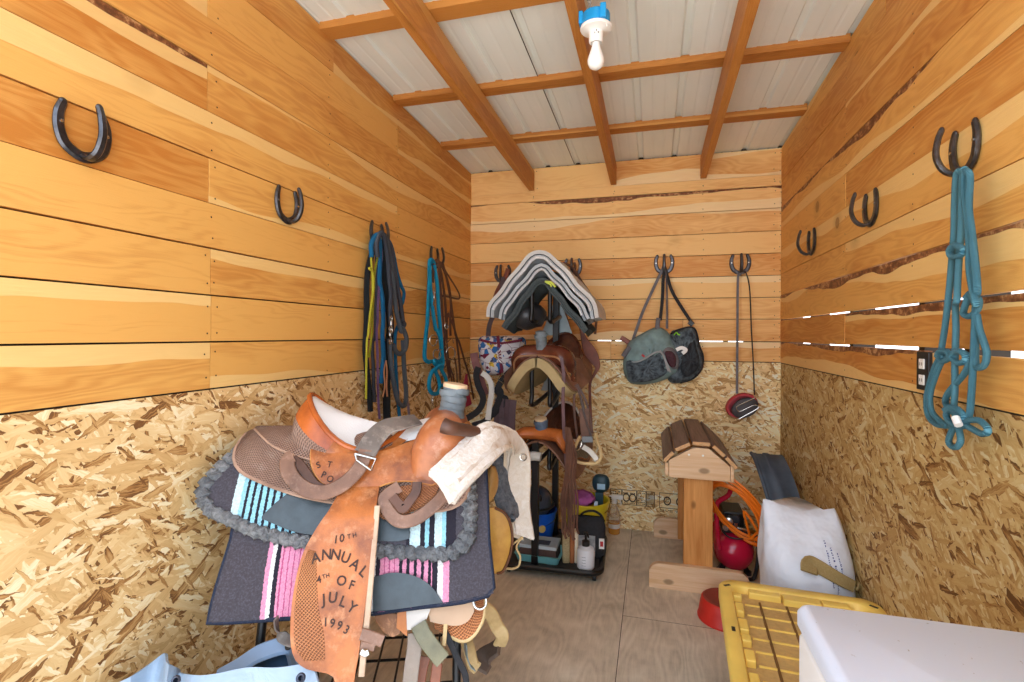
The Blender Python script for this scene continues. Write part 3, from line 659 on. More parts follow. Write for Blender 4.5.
# ---------------------------------------------------------------- rope halter on the right wall
RXX = XR-.045
HG = '915,120,3.788'
hp = [[(0.752, 1.555, 1.816), (0.752, 1.567, 1.828), (0.752, 1.581, 1.817), (0.752, 1.587, 1.747), (0.752, 1.589, 1.672), (0.752, 1.596, 1.625), (0.752, 1.605, 1.557), (0.752, 1.615, 1.501)] + [(0.770, 1.669, 1.429), (0.770, 1.691, 1.352)],
      [(0.748, 1.533, 1.816), (0.748, 1.544, 1.813), (0.748, 1.548, 1.731), (0.748, 1.550, 1.665), (0.748, 1.556, 1.619), (0.748, 1.563, 1.553), (0.748, 1.567, 1.498)] + [(0.765, 1.609, 1.487), (0.765, 1.606, 1.422), (0.765, 1.610, 1.330), (0.765, 1.609, 1.264), (0.765, 1.613, 1.218), (0.765, 1.602, 1.187)],
      [(0.745, 1.543, 1.819), (0.745, 1.529, 1.819), (0.745, 1.531, 1.773), (0.745, 1.517, 1.691), (0.745, 1.508, 1.631), (0.745, 1.507, 1.572), (0.745, 1.494, 1.520), (0.745, 1.479, 1.480)] + [(0.765, 1.545, 1.509), (0.765, 1.564, 1.485), (0.765, 1.572, 1.463), (0.765, 1.545, 1.455), (0.765, 1.514, 1.470), (0.765, 1.509, 1.494), (0.765, 1.535, 1.514), (0.765, 1.561, 1.503)],
      [(0.744, 1.523, 1.817), (0.744, 1.505, 1.795), (0.744, 1.509, 1.722), (0.744, 1.497, 1.661), (0.744, 1.484, 1.595), (0.744, 1.473, 1.518)] + [(0.765, 1.519, 1.500), (0.765, 1.522, 1.458), (0.765, 1.526, 1.396), (0.765, 1.531, 1.322), (0.765, 1.537, 1.259), (0.765, 1.545, 1.208), (0.765, 1.569, 1.176), (0.765, 1.608, 1.167)],
      [(0.768, 1.522, 1.458), (0.768, 1.510, 1.421), (0.768, 1.490, 1.384), (0.768, 1.482, 1.361), (0.768, 1.491, 1.336), (0.768, 1.517, 1.328), (0.768, 1.527, 1.347), (0.768, 1.527, 1.396), (0.768, 1.526, 1.445)],
      [(0.768, 1.684, 1.352), (0.768, 1.715, 1.317), (0.768, 1.745, 1.265), (0.768, 1.761, 1.220), (0.768, 1.752, 1.177), (0.768, 1.714, 1.158), (0.768, 1.663, 1.160), (0.768, 1.621, 1.171), (0.768, 1.587, 1.202)],
      [(0.764, 1.656, 1.353), (0.764, 1.691, 1.311), (0.764, 1.722, 1.260), (0.764, 1.733, 1.223), (0.764, 1.719, 1.189), (0.764, 1.679, 1.171), (0.764, 1.642, 1.163)],
      [(0.766, 1.578, 1.364), (0.766, 1.551, 1.352), (0.766, 1.554, 1.327), (0.766, 1.576, 1.303), (0.766, 1.611, 1.277), (0.766, 1.647, 1.247), (0.766, 1.656, 1.225), (0.766, 1.634, 1.208), (0.766, 1.605, 1.199)],
      [(0.760, 1.685, 1.357), (0.760, 1.659, 1.337), (0.760, 1.623, 1.349), (0.760, 1.594, 1.366), (0.760, 1.560, 1.361), (0.760, 1.553, 1.345), (0.760, 1.582, 1.336), (0.760, 1.617, 1.348), (0.760, 1.635, 1.362), (0.760, 1.672, 1.362), (0.760, 1.687, 1.348)],
      [(0.756, 1.637, 1.207), (0.756, 1.607, 1.218), (0.756, 1.567, 1.214), (0.756, 1.551, 1.197), (0.756, 1.573, 1.175), (0.756, 1.613, 1.178), (0.756, 1.631, 1.195), (0.756, 1.607, 1.212), (0.756, 1.562, 1.199)],
      [(0.760, 1.591, 1.188), (0.760, 1.609, 1.159), (0.760, 1.626, 1.126), (0.760, 1.611, 1.114), (0.760, 1.586, 1.119), (0.760, 1.572, 1.137), (0.760, 1.577, 1.158), (0.760, 1.587, 1.176)],
      [(0.760, 1.575, 1.178), (0.760, 1.532, 1.196), (0.760, 1.492, 1.201), (0.760, 1.465, 1.190), (0.760, 1.463, 1.178), (0.760, 1.487, 1.171), (0.760, 1.517, 1.175), (0.760, 1.554, 1.181)],
      [(0.742, 1.592, 1.625), (0.742, 1.577, 1.636), (0.742, 1.542, 1.631), (0.742, 1.526, 1.618), (0.742, 1.539, 1.608), (0.742, 1.577, 1.611), (0.742, 1.589, 1.627), (0.742, 1.565, 1.638), (0.742, 1.533, 1.625)]]
rope('rope_halter', 'teal blue knotted rope halter hanging on the right wall', 'halter', hp, .0078, TEALR, None, 9,
     [('whipping', WHITEP, lambda m: m.tube([(0.738, 1.550, 1.200), (0.738, 1.541, 1.189), (0.738, 1.534, 1.182)], .009, 8, 2))], 7)

# ---------------------------------------------------------------- saddle bags and reel on the back wall
def m_mesh(name, c, c2):
    m, nt, b = newmat(name, .7, 0, .3); uv = uvco(nt)
    n = noise(nt, uv, 24., 4., .6)
    setc(nt, b, ramp(nt, n, [(.35, c2), (.65, c)])); bump(nt, b, noise(nt, uv, 400., 1.), .001); return m
TEALN = m_plain('grey teal nylon', srgb(122, 146, 146), .7, 0, .25, 20, .3, .004, 25)
GREYN = m_plain('grey nylon', srgb(110, 108, 112), .75, 0, .2, 30, .3, .003, 30)
MESHK = m_mesh('dark mesh pocket', srgb(104, 118, 126), srgb(34, 40, 48))
def pillow(outline, y, th, wob=0.01, rings=5, seed=1):
    """stuffed bag: outline (x,z) in the wall plane at depth y, bulging out to -y by th"""
    rg = random.Random(seed); P = catmull([(p[0], 0, p[2]) for p in outline], 4, True); c = sum(P, V())/len(P); G = []
    prof = [(1., 0.), (1.02, .28), (.97, .62), (.84, .88), (.6, 1.02), (.3, 1.06), (.02, 1.05)]
    for s, h in prof:
        G.append([V((c.x+(p.x-c.x)*s, y-th*h+wob*math.sin(p.x*60+s*9)*math.cos(p.z*48)*(s > .1), c.z+(p.z-c.z)*s)) for p in P])
    return [[V((c.x+(p.x-c.x)*.98, y, c.z+(p.z-c.z)*.98)) for p in P]]+G
yb = YB-.006
t = thing('saddle_bag', 'grey and teal saddle bag with mesh pocket on the back wall', 'bag', [(-0.019, 3.780, 1.056)][0])
mb = MB(); mb.grid(pillow([(-0.194, 3.700, 1.283), (-0.158, 3.700, 1.359), (-0.078, 3.700, 1.412), (0.015, 3.700, 1.456), (0.082, 3.700, 1.437), (0.122, 3.700, 1.376), (0.164, 3.700, 1.274), (0.173, 3.700, 1.172), (0.123, 3.700, 1.119), (-0.004, 3.700, 1.067), (-0.134, 3.700, 1.060), (-0.186, 3.700, 1.103), (-0.205, 3.700, 1.178)], yb-.012, .10, .008), cv=True)
mb.build('body', TEALN, t)
mb = MB(); mb.grid(pillow([(-0.178, 3.620, 1.220), (-0.089, 3.620, 1.226), (0.043, 3.620, 1.292), (0.081, 3.620, 1.232), (0.101, 3.620, 1.161), (0.017, 3.620, 1.098), (-0.124, 3.620, 1.073), (-0.169, 3.620, 1.113)], yb-.09, .035, .007), cv=True); mb.build('mesh_pocket', MESHK, t)
mb = MB(); mb.grid(pillow([(0.050, 3.620, 1.315), (0.112, 3.620, 1.326), (0.163, 3.620, 1.262), (0.164, 3.620, 1.184), (0.113, 3.620, 1.172), (0.081, 3.620, 1.232)], yb-.08, .035, .004), cv=True); mb.build('side_pocket', GREYN, t)
mb = MB(); mb.grid(pillow([(0.078, 3.600, 1.290), (0.119, 3.600, 1.294), (0.149, 3.600, 1.256), (0.146, 3.600, 1.194), (0.114, 3.600, 1.188), (0.089, 3.600, 1.233)], yb-.108, .02, .003), cv=True); mb.build('side_mesh', m_plain('dark red mesh', srgb(70, 36, 46), .8, 0, .4, 60), t)
mb = MB(); mb.ribbon([(-0.179, 3.700, 1.216), (-0.090, 3.655, 1.224), (0.044, 3.655, 1.291), (0.100, 3.655, 1.158)], .012, .006, (0, -1, .2)); mb.ribbon([(0.044, 3.640, 1.303), (0.082, 3.640, 1.231), (0.112, 3.640, 1.152)], .01, .005, (0, -1, 0)); mb.build('piping', m_plain('light grey binding', srgb(160, 164, 166), .7), t)
mb = MB(); mb.ribbon([(-0.149, 3.740, 1.343), (-0.079, 3.740, 1.555), (-0.008, 3.740, 1.719), (0.058, 3.740, 1.864), (0.072, 3.740, 1.894), (0.084, 3.740, 1.837), (0.090, 3.740, 1.643), (0.091, 3.740, 1.450)], .02, .003, [(0, -1, 0)]*4+[(1, -.5, 0), (1, -.6, 0), (.8, -.8, 0), (.5, -.8, 0)], 5)
mb.build('strap', GREYN, t)
mb = MB(); mb.ribbon([(-0.205, 3.700, 1.253), (-0.186, 3.700, 1.284), (-0.157, 3.700, 1.321)], .035, .02, (0, -1, 0)); mb.ribbon([(0.025, 3.720, 1.442), (0.029, 3.720, 1.494), (0.034, 3.720, 1.524)], .03, .01, (0, -1, 0)); mb.build('buckle', GREYN, t)
mb = MB(); mb.ribbon([(-0.076, 3.660, 1.269), (-0.059, 3.660, 1.254)], .014, .004, (0, -1, 0)); mb.build('red_tab', m_plain('red tab', srgb(190, 40, 48), .6), t)
tag(MB().ribbon([(-0.227, 3.760, 1.385), (-0.194, 3.760, 1.367), (-0.170, 3.760, 1.349)], .034, .012, (0, -1, .1)).build('leather_pouch', m_leather('rust leather', srgb(150, 74, 52))), 'small rust leather tab sticking out left of the teal bag', 'leather tab')
t = thing('saddle_bag', 'black mesh bag hanging behind the teal saddle bag', 'bag', [(0.225, 3.780, 1.071)][0])
mb = MB(); mb.grid(pillow([(0.116, 3.740, 1.413), (0.165, 3.740, 1.442), (0.249, 3.740, 1.462), (0.284, 3.740, 1.428), (0.305, 3.740, 1.333), (0.330, 3.740, 1.260), (0.319, 3.740, 1.172), (0.264, 3.740, 1.105), (0.181, 3.740, 1.073), (0.103, 3.740, 1.093), (0.095, 3.740, 1.256)], yb-.002, .075, .006, seed=4), cv=True); mb.build('body', MESHK, t)
mb = MB(); mb.grid(pillow([(0.196, 3.660, 1.290), (0.264, 3.660, 1.377), (0.288, 3.660, 1.306), (0.305, 3.660, 1.234), (0.286, 3.660, 1.162), (0.218, 3.660, 1.117), (0.176, 3.660, 1.174)], yb-.06, .03, .004), cv=True); mb.build('mesh_pocket', m_mesh('charcoal mesh', srgb(60, 66, 72), srgb(20, 22, 26)), t)
mb = MB(); mb.tube([(0.115, 3.712, 1.413), (0.164, 3.712, 1.442), (0.247, 3.712, 1.461), (0.282, 3.712, 1.428), (0.303, 3.712, 1.334), (0.327, 3.712, 1.261), (0.317, 3.712, 1.174), (0.262, 3.712, 1.107), (0.179, 3.712, 1.076)], .006, 6); mb.build('piping', BLACKN, t)
mb = MB(); mb.ribbon([(0.151, 3.665, 1.304), (0.183, 3.665, 1.319), (0.212, 3.665, 1.305), (0.190, 3.665, 1.281)], .025, .006, (0, -1, 0)); mb.build('white_tag', WHITEP, t)
mb = MB(); mb.tube([(0.135, 3.700, 1.405), (0.152, 3.700, 1.423), (0.163, 3.700, 1.411), (0.177, 3.700, 1.406)], .004, 6); mb.build('green_cord', m_plain('lime cord', srgb(140, 220, 40), .6), t)
mb = MB(); mb.ribbon([(0.045, 3.742, 1.509), (0.059, 3.742, 1.659), (0.064, 3.742, 1.793), (0.075, 3.742, 1.882), (0.090, 3.742, 1.822), (0.121, 3.742, 1.717), (0.178, 3.742, 1.613), (0.260, 3.742, 1.482)], .022, .0035, [(0, -1, 0)]*3+[(1, -.6, 0)]+[(0, -1, 0)]*4, 5)
mb.build('strap', BLACKN, t)
mb = MB(); mb.ribbon([(0.237, 3.735, 1.500), (0.262, 3.735, 1.476)], .034, .012, (0, -1, 0)); mb.build('buckle', BLACKP, t)

t = thing('reel', 'red and black oval reel hanging by a long strap on the back wall', 'reel', [(0.583, 3.780, 0.843)][0])
mb = MB(); mb.ribbon([(0.544, 3.730, 1.013), (0.545, 3.730, 1.462), (0.547, 3.730, 1.791), (0.559, 3.730, 1.814), (0.578, 3.730, 1.828)], .0155, .003, (0, -1, 0), 4); mb.build('strap', GREYN, t)
mb = MB(); mb.tube([(0.560, 3.732, 1.815), (0.582, 3.732, 1.835), (0.601, 3.732, 1.814), (0.621, 3.732, 1.703), (0.631, 3.732, 1.463), (0.645, 3.732, 1.205), (0.652, 3.732, 1.008)], .0042, 7, 5); mb.build('cord', BLACKN, t)
mb = MB(); c0 = V([(0.575, 3.765, 0.932)][0]); q = Matrix.Rotation(.5, 3, 'Y')
rl = lambda a, r1, r2, y: c0+q.transposed() @ V((math.cos(a)*r1, 0, math.sin(a)*r2))+V((0, y, 0))
def disc(mb, r1, r2, ys):
    mb.grid([[rl(2*PI*i/28, r1*s, r2*s, y) for i in range(28)] for s, y in ys], cv=True)
disc(mb, .105, .078, [(0.01, .02), (.9, .02), (1, .005), (1, -.03), (.93, -.04), (.8, -.04)]); mb.build('rim', m_plain('red reel', srgb(186, 44, 56), .45), t)
mb = MB(); c0 += V((.018, 0, -.012)); disc(mb, .088, .062, [(1, -.02), (1, -.046), (.92, -.052), (.01, -.055)])
mb.build('face', m_plain('dark reel face', srgb(72, 66, 68), .5), t)
mb = MB(); o = c0+V((0, -.058, 0))
mb.tube([o+q.transposed() @ V(p) for p in ((.085, 0, .034), (-.035, 0, .034), (-.05, 0, .015), (-.035, 0, -.004), (.05, 0, -.004), (.075, 0, -.02), (.06, -.0, -.035), (-.07, 0, -.045))], .004, 7); mb.build('wire_handle', CHROME, t)
# ---------------------------------------------------------------- right-hand cluster
def m_wood(name, A, B, ax=0, knots=False, rough=.6, sc=1.):
    """plain timber, grain along object axis ax"""
    m, nt, b = newmat(name, rough, 0, .3); co = objco(nt)
    s = [14*sc, 14*sc, 14*sc]; s[ax] = 1.1*sc
    n = noise(nt, scaled(nt, co, s), 2., 4., .6, .6)
    s2 = [160, 160, 160]; s2[ax] = 6
    f = noise(nt, scaled(nt, co, s2), 1., 2.)
    c = ramp(nt, mth(nt, 'ADD', mth(nt, 'MULTIPLY', n, .75), mth(nt, 'MULTIPLY', f, .25)), [(.35, B), (.65, A)])
    if knots:
        s3 = [9, 9, 9]; s3[ax] = 5
        v = N(nt, 'TexVoronoi', None, Vector=scaled(nt, co, s3), Scale=1.).outputs[0]
        c = mixc(nt, ramp(nt, v, [(.10, .8), (.17, 0.)]), c, tuple(x*.4 for x in B))
    setc(nt, b, c); bump(nt, b, f, .0008); return m
PINE = m_wood('pale pine', srgb(232, 200, 164), srgb(214, 172, 128), 0, True)
CEDAR = m_wood('orange fir post', srgb(222, 160, 92), srgb(190, 122, 58), 2, True)
SLAT = m_wood('brown stained slats', srgb(146, 122, 112), srgb(106, 86, 78), 1)
CUT = m_plain('sawn slat ends', srgb(205, 160, 112), .7, 0, .15, 60)
t = thing('saddle_stand', 'wooden saddle stand with a brown slatted top on an orange post', 'saddle stand', (.245, 3.35, 0))
yf, ybk = 2.955, 3.735
I4 = lambda o, x, y: Matrix.Translation(o) @ Matrix(((*[0]*0, x[0], y[0], V(x).cross(V(y))[0], 0), (x[1], y[1], V(x).cross(V(y))[1], 0), (x[2], y[2], V(x).cross(V(y))[2], 0), (0, 0, 0, 1)))
pent = [(.085, .622), (.400, .619), (.400, .70), (.294, .79), (.214, .792), (.085, .715)]
for y in (yf, ybk-.04):
    mb = MB(); mb.prism(pent, .038, I4((0, y+.038, 0), (1, 0, 0), (0, 0, 1))); mb.build('end_panel', PINE, t, smooth=False, bevel=.0025)
mb = MB(); mb.box((.402, yf+.005, .615), (.42, ybk, .705)); mb.box((.065, yf+.005, .63), (.083, ybk, .70)); mb.build('side_rail', PINE, t, smooth=False, bevel=.002)
edge = [((.068, .700), (.116, .754)), ((.124, .764), (.200, .802)), ((.207, .806), (.299, .804)), ((.306, .800), (.364, .748)), ((.371, .742), (.424, .688))]
for (a, b) in edge:
    a, b = V((a[0], 0, a[1])), V((b[0], 0, b[1])); d = (b-a).normalized(); n = V((-d.z, 0, d.x))
    mb = MB(); q = [a, b, b+n*.021, a+n*.021]
    vs = [p+V((0, yf-.006, 0)) for p in q]+[p+V((0, ybk+.01, 0)) for p in q]
    mb.add(vs, [(7, 6, 5, 4), (1, 5, 6, 2), (2, 6, 7, 3), (3, 7, 4, 0), (0, 4, 5, 1)]); mb.cur = 1; mb.add(vs[:4], [(0, 1, 2, 3)])
    mb.build('slat', [SLAT, CUT], t, smooth=False, bevel=.003)
for x in (.19, .262):
    mb = MB(); mb.lathe([(0, 0), (.006, 0), (.006, .001), (0, .0015)], (x, yf-.0002, .752), 10, (0, -1, 0)); mb.build('screw', WHITEP, t)
for y0 in (yf+.04, ybk-.082):
    mb = MB(); mb.box((.166, y0, .02), (.318, y0+.04, .70)); mb.build('post', CEDAR, t, smooth=False, bevel=.003)
def footb(x0, x1, y, h):
    r = .055; P = [(x0, .0), (x0, h-r)]+[(x0+r-r*math.cos(a), h-r+r*math.sin(a)) for a in [PI/2*i/6 for i in range(1, 7)]]
    P += [(x1-r+r*math.sin(a), h-r+r*math.cos(a)) for a in [PI/2*i/6 for i in range(7)]]+[(x1, 0)]
    mb = MB(); mb.prism(P, .04, I4((0, y+.04, 0), (1, 0, 0), (0, 0, 1))); return mb.build('foot', PINE, t, smooth=False, bevel=.004)
footb(-.018, .50, yf, .138); footb(.008, .48, ybk-.04, .138)

# compressor
RED = m_plain('red enamel', srgb(200, 24, 62), .22, 0, .08, 6, .6)
t = thing('air_compressor', 'red tank air compressor on the floor behind the wooden saddle stand', 'air compressor', (.47, 3.36, 0))
cx, cz = .465, .135
mb = MB(); mb.lathe([(0, -.235), (.05, -.228), (.088, -.2), (.104, -.16), (.106, -.13), (.106, .13), (.104, .16), (.088, .2), (.05, .228), (0, .235)], (cx, 3.4, cz), 28, (0, 1, 0)); mb.build('tank', RED, t)
mb = MB(); mb.tube([(cx, 3.268, cz+.0), ] and [(cx+.108*math.cos(a), 3.265, cz+.108*math.sin(a)) for a in [2*PI*i/24 for i in range(24)]], .0022, 6, 1, True); mb.build('weld_seam', RED, t)
for x in (.39, .54):
    mb = MB(); mb.bar((x, 3.27, .012), (x+(.465-x)*.4, 3.27, .075), .03, .03, (0, 1, 0)); mb.lathe([(.022, 0), (.022, .022), (.014, .024)], (x, 3.27, 0), 12); mb.build('foot', BLACKP, t)
mb = MB(); mb.box((.395, 3.26, .235), (.545, 3.54, .252)); mb.box((.41, 3.33, .252), (.53, 3.53, .34)); mb.box((.43, 3.3, .26), (.5, 3.34, .33)); mb.build('motor', BLACKP, t, smooth=False, bevel=.008)
mb = MB(); mb.lathe([(0, 0), (.035, 0), (.036, .05), (.03, .06), (0, .062)], (.455, 3.3, .25), 18); mb.lathe([(0, 0), (.028, 0), (.028, .04), (0, .042)], (.47, 3.305, .31), 16, (0, -1, .1)); mb.build('pump_head', m_plain('dark cast pump', srgb(54, 54, 58), .45, .6, .3), t)
mb = MB(); mb.tube([(.375, 3.2, .16), (.366, 3.21, .24), (.362, 3.22, .37), (.372, 3.24, .42), (.43, 3.27, .455), (.452, 3.3, .49)], .014, 10); mb.build('handle', RED, t)
mb = MB(); mb.tube([(.41, 3.24, .285), (.47, 3.235, .282), (.53, 3.235, .272), (.575, 3.24, .268)], .009, 8)
mb.tube([(.47, 3.235, .24), (.47, 3.232, .31)], .009, 8, 1); mb.lathe([(0, 0), (.016, 0), (.016, .028), (0, .028)], (.41, 3.228, .285), 14, (0, -1, 0)); mb.build('manifold', CHROME, t)
mb = MB(); mb.lathe([(0, 0), (.022, 0), (.022, .012), (.018, .014), (0, .014)], (.43, 3.22, .32), 18, (-.1, -1, .1)); mb.build('gauge', CHROME, t)
mb = MB(); mb.lathe([(0, 0), (.011, 0), (.012, .03), (.009, .034), (.009, .05), (0, .05)], (.53, 3.235, .27), 12, (1, 0, -.05)); mb.build('hose_coupler', m_plain('brass', srgb(196, 164, 92), .3, 1.), t)
mb = MB(); mb.tube([(.57, 3.24, .268), (.585, 3.22, .2), (.58, 3.2, .1), (.56, 3.19, .02), (.53, 3.18, .012)], .011, 8); mb.tube([(.40, 3.23, .25), (.43, 3.2, .235), (.49, 3.19, .235), (.53, 3.21, .25), (.49, 3.22, .275), (.42, 3.22, .27)], .005, 6); mb.build('hose', BLACKP, t)

# orange cord coil
ORG_C = m_plain('orange cord', srgb(246, 126, 22), .4, 0, .06)
mb = MB(); P = []; rg = random.Random(3); ctr = V((.462, 3.17, .40))
A = V((.142, .0, -.175)); B = V((.088, -.055, .066)); 
for i in range(15*7):
    a = 2*PI*i/15; k = i//15; s = 1+.1*math.sin(k*2.3+a*.31)-.09*(k % 4); off = V((.012*math.sin(k*1.7), -.009*(k % 4)-.01*math.sin(a+k), .018*math.cos(k*2.1)))
    P.append(ctr+A*math.cos(a)*s+B*math.sin(a)*s*(1+.12*math.sin(k*1.3))+off)
P += [ctr+V((.03, -.06, .02)), ctr+V((.09, -.07, -.06)), ctr+V((.135, -.05, -.15))]
mb.tube(P, .0072, 8, 4)
tag(mb.build('extension_cord', ORG_C), 'coiled orange extension cord hung over the red air compressor', 'extension cord')

# rubber tub leaning behind the sack
RUB = m_plain('dusty black rubber', srgb(70, 80, 92), .55, 0, .3, 12, .4)
t = thing('rubber_tub', 'curved dark rubber tub wall standing on edge behind the white sack', 'rubber tub', (.70, 3.2, 0))
prof = [(-.10, 0), (-.09, .004), (-.07, .004), (-.06, 0), (-.03, 0), (-.02, .007), (.01, .007), (.02, 0), (.08, 0), (.1, .003)]
G = []; c = V((.69, 3.42, .345)); rad = .335
for i in range(27):
    a = math.radians(96-i*5.2)
    G.append([c+V((u*.85-.42*((rad+h)*math.sin(a)-.25)*.55, -(rad+h-.12*0)*math.cos(a)*.72, (rad+h)*math.sin(a))) for u, h in prof])
mb = MB(); mb.slab([r for r in G], .014); mb.build('tub_wall', RUB, t)
mb = MB(); mb.tube([r[0] for r in G], .011, 8, 1); mb.build('rolled_rim', RUB, t)

# white sack
SACK = m_plain('white woven sack', srgb(228, 235, 247), .45, 0, .05, 9, .4, .03, 7)
def sackp(a, s):
    """a round the sack, s 0..1 base to top"""
    w = .170*(1-.12*(1-s)**4+.05*math.sin(s*PI)); d = .16*(1+.12*math.sin(s*PI))
    if s > .62: k = (s-.62)/.38; w *= 1-.14*k**2.2; d *= 1-.72*k**1.5
    if s < .1: k = 1-s/.1; w *= 1-.15*k*k; d *= 1-.15*k*k
    p = 2.6; c, q = math.cos(a), math.sin(a)
    r = (abs(c)**p+abs(q)**p)**(-1/p)
    wr = 1+.018*math.sin(a*5+s*9)+.012*math.sin(a*11-s*17)+(.03*math.sin(a*9+1)*max(0, s-.5)*2)
    x = w*c*r*wr; y = d*q*r*wr
    z = .635*s-.02*math.sin(a*3)*s; lean = -.05*max(0, s-.5)*2+.0
    if s > .5: x += lean*.2*(s-.5)*2; y += .05*((s-.5)*2)**2
    return V((.658+x-.012*s, 2.535+y, .004+z-.09*max(0, x)*max(0., s-.4)*2.2))
mb = MB(); ns, na = 30, 48
mb.grid([[sackp(2*PI*j/na, i/ns) for j in range(na)] for i in range(ns+1)], cv=True)
mb.add([sackp(2*PI*j/na, 1) for j in range(na)], [tuple(range(na))]); mb.add([sackp(2*PI*j/na, 0) for j in range(na)], [tuple(range(na))[::-1]])
t = thing('feed_sack', 'bulging white sack with blue printing standing in the right corner', 'sack', (.648, 2.535, 0))
mb.build('bag', SACK, t, ang=0)
INK = m_plain('blue print', srgb(52, 70, 140), .6)
def sq(mb, a0, a1, s0, s1):
    n = 3
    mb.grid([[sackp(a0+(a1-a0)*i/n, s0+(s1-s0)*j/n)+V((0, -.0022, .001)) for i in range(n+1)] for j in range(n+1)])
mb = MB(); rg = random.Random(8)
for col, (ac, s0, s1) in enumerate(((-1.22, .60, .86), (-1.12, .54, .82), (-1.0, .60, .78))):      # small print running up the sack
    s = s0
    while s < s1:
        l = rg.choice((.008, .012, .016)); sq(mb, ac-.018, ac+.018*rg.choice((.2, 1)), s, s+l*.55); s += l
        if rg.random() < .18: s += .012
mb.build('small_print', INK, t, smooth=False)
def glyph(mb, strokes, a0, s0, ha, hs):
    for (x0, y0, x1, y1) in strokes: sq(mb, a0-ha*y1, a0-ha*y0, s0+hs*x0, s0+hs*x1)
mb = MB(); Sg = [(0, 0, 1, .2), (0, .4, 1, .6), (0, .8, 1, 1), (0, .5, .25, 1), (.75, 0, 1, .5)]; Ug = [(0, 0, .25, 1), (.75, 0, 1, 1), (0, 0, 1, .22)]
glyph(mb, Sg, -1.0, .44, .13, .035); glyph(mb, Ug, -1.0, .49, .13, .035); mb.build('large_print', INK, t, smooth=False)
mb = MB(); f = lambda a, s, k=.012: sackp(a, s)+V((0, -k, k*.4))
mb.ribbon([f(-1.74, .68, .03), f(-1.68, .73, .016), f(-1.5, .72), f(-1.3, .69), f(-1.05, .64), f(-.78, .585, .02)], lambda q: .064-.018*q, .009, [(0, -1, .3)]*3+[(.2, -1, .3)]*3)
mb.tube([f(-.74, .56, .02), f(-.62, .565, .03), f(-.52, .575, .035)], .006, 7)
tag(mb.build('burlap_strap', m_felt('tan burlap', srgb(160, 138, 92), srgb(196, 176, 130))), 'frayed tan strap lying across the front of the white sack', 'strap')

# upside-down red pan
mb = MB(); REDB = m_plain('dusty red rubber', srgb(206, 44, 32), .5, 0, .12, 9)
t = thing('feed_pan', 'upturned red rubber pan on the floor beside the yellow-lidded tote', 'pan', (.352, 2.735, 0))
mb.lathe([(.118, 0), (.132, 0), (.133, .008), (.129, .012), (.122, .06), (.114, .095), (.108, .1), (0, .1)][::1], (.352, 2.735, 0), 40); mb.build('bowl', REDB, t)
mb = MB(); mb.lathe([(0, .1005), (.09, .1005), (.098, .1035), (.104, .1012), (.107, .1003)][::-1], (.352, 2.735, 0), 40); mb.build('base_ring', m_plain('dusty red base', srgb(150, 66, 52), .7, 0, .2, 9), t)

# tote with yellow lid
YEL = m_plain('yellow lid plastic', srgb(246, 212, 106), .45, 0, .10, 7)
def m_dusty():
    m, nt, b = newmat('dusty lid panel', .75, 0, .25); co = objco(nt)
    n = noise(nt, co, 9., 6., .7); f = noise(nt, co, 70., 3.)
    setc(nt, b, ramp(nt, mth(nt, 'ADD', mth(nt, 'MULTIPLY', n, .7), mth(nt, 'MULTIPLY', f, .3)), [(.3, srgb(180, 148, 92)), (.52, srgb(206, 172, 112)), (.75, srgb(230, 194, 108))])); return m
DUST = m_dusty()
TOTE = m_plain('dark grey tote', srgb(46, 50, 54), .5, 0, .15)
t = thing('storage_tote', 'dark storage tote with a dusty yellow lid beside the white chest', 'storage tote', (.523, 1.85, 0))
rz = Matrix.Translation((.523, 1.85, 0)) @ Matrix.Rotation(math.radians(-3.0), 4, 'Z')
def rrect(hx, hy, r, n=6, ch=None):
    P = []
    for sx, sy, a0 in ((1, 1, 0), (-1, 1, PI/2), (-1, -1, PI), (1, -1, 3*PI/2)):
        for i in range(n+1):
            a = a0+PI/2*i/n; P.append((sx*(hx-r)+r*math.cos(a), sy*(hy-r)+r*math.sin(a)))
    return P
hx, hy = .284, .415
mb = MB(); mb.T = rz
rings = [rrect(hx-.07, hy-.08, .03), rrect(hx-.06, hy-.07, .04), rrect(hx-.03, hy-.035, .05), rrect(hx-.012, hy-.012, .06)]
zs = [0, .02, .30, .352]
mb.grid([[(x, y, z) for x, y in P] for P, z in zip(rings, zs)], cv=True); mb.add([(x, y, 0) for x, y in rings[0]], [tuple(range(len(rings[0])))[::-1]])
mb.build('tub', TOTE, t)
mb = MB(); mb.T = rz; zt_, zp = .40, .372
R_ = [(rrect(hx, hy, .07), .352), (rrect(hx, hy, .07), zt_-.006), (rrect(hx-.005, hy-.005, .066), zt_), (rrect(hx-.042, hy-.045, .055), zt_), (rrect(hx-.046, hy-.049, .052), zt_-.003), (rrect(hx-.052, hy-.055, .05), zp)]
mb.grid([[(x, y, z) for x, y in P] for P, z in R_], cv=True); mb.grid([[(x, y, z) for x, y in P] for P, z in ((R_[0][0], .352), (rrect(hx-.004, hy-.004, .066), .36), (rrect(hx-.04, hy-.04, .05), .362))], cv=True)
lid = mb.build('lid', YEL, t, ang=50)
mb = MB(); mb.T = rz; ip = rrect(hx-.051, hy-.054, .05); mb.add([(x, y, zp) for x, y in ip], [tuple(range(len(ip)))])
mb.build('lid_panel', DUST, lid, smooth=False)
def lb(nm, lo, hi, m, bev=.004):
    mb = MB(); mb.T = rz; mb.box(lo, hi); return mb.build(nm, m, lid, smooth=False, bevel=bev)
for y0, y1, w in ((.05, .12, .03), (.17, .235, .028), (-.02, .02, .03), (-.13, -.07, .03), (-.25, -.19, .028), (.285, .315, .03)):
    for s in (-1, 1): lb('lid_tooth', (min(s*(hx-.05), s*(hx-.05-w)), y0, zp-.002), (max(s*(hx-.05), s*(hx-.05-w)), y1, zt_-.004), YEL)
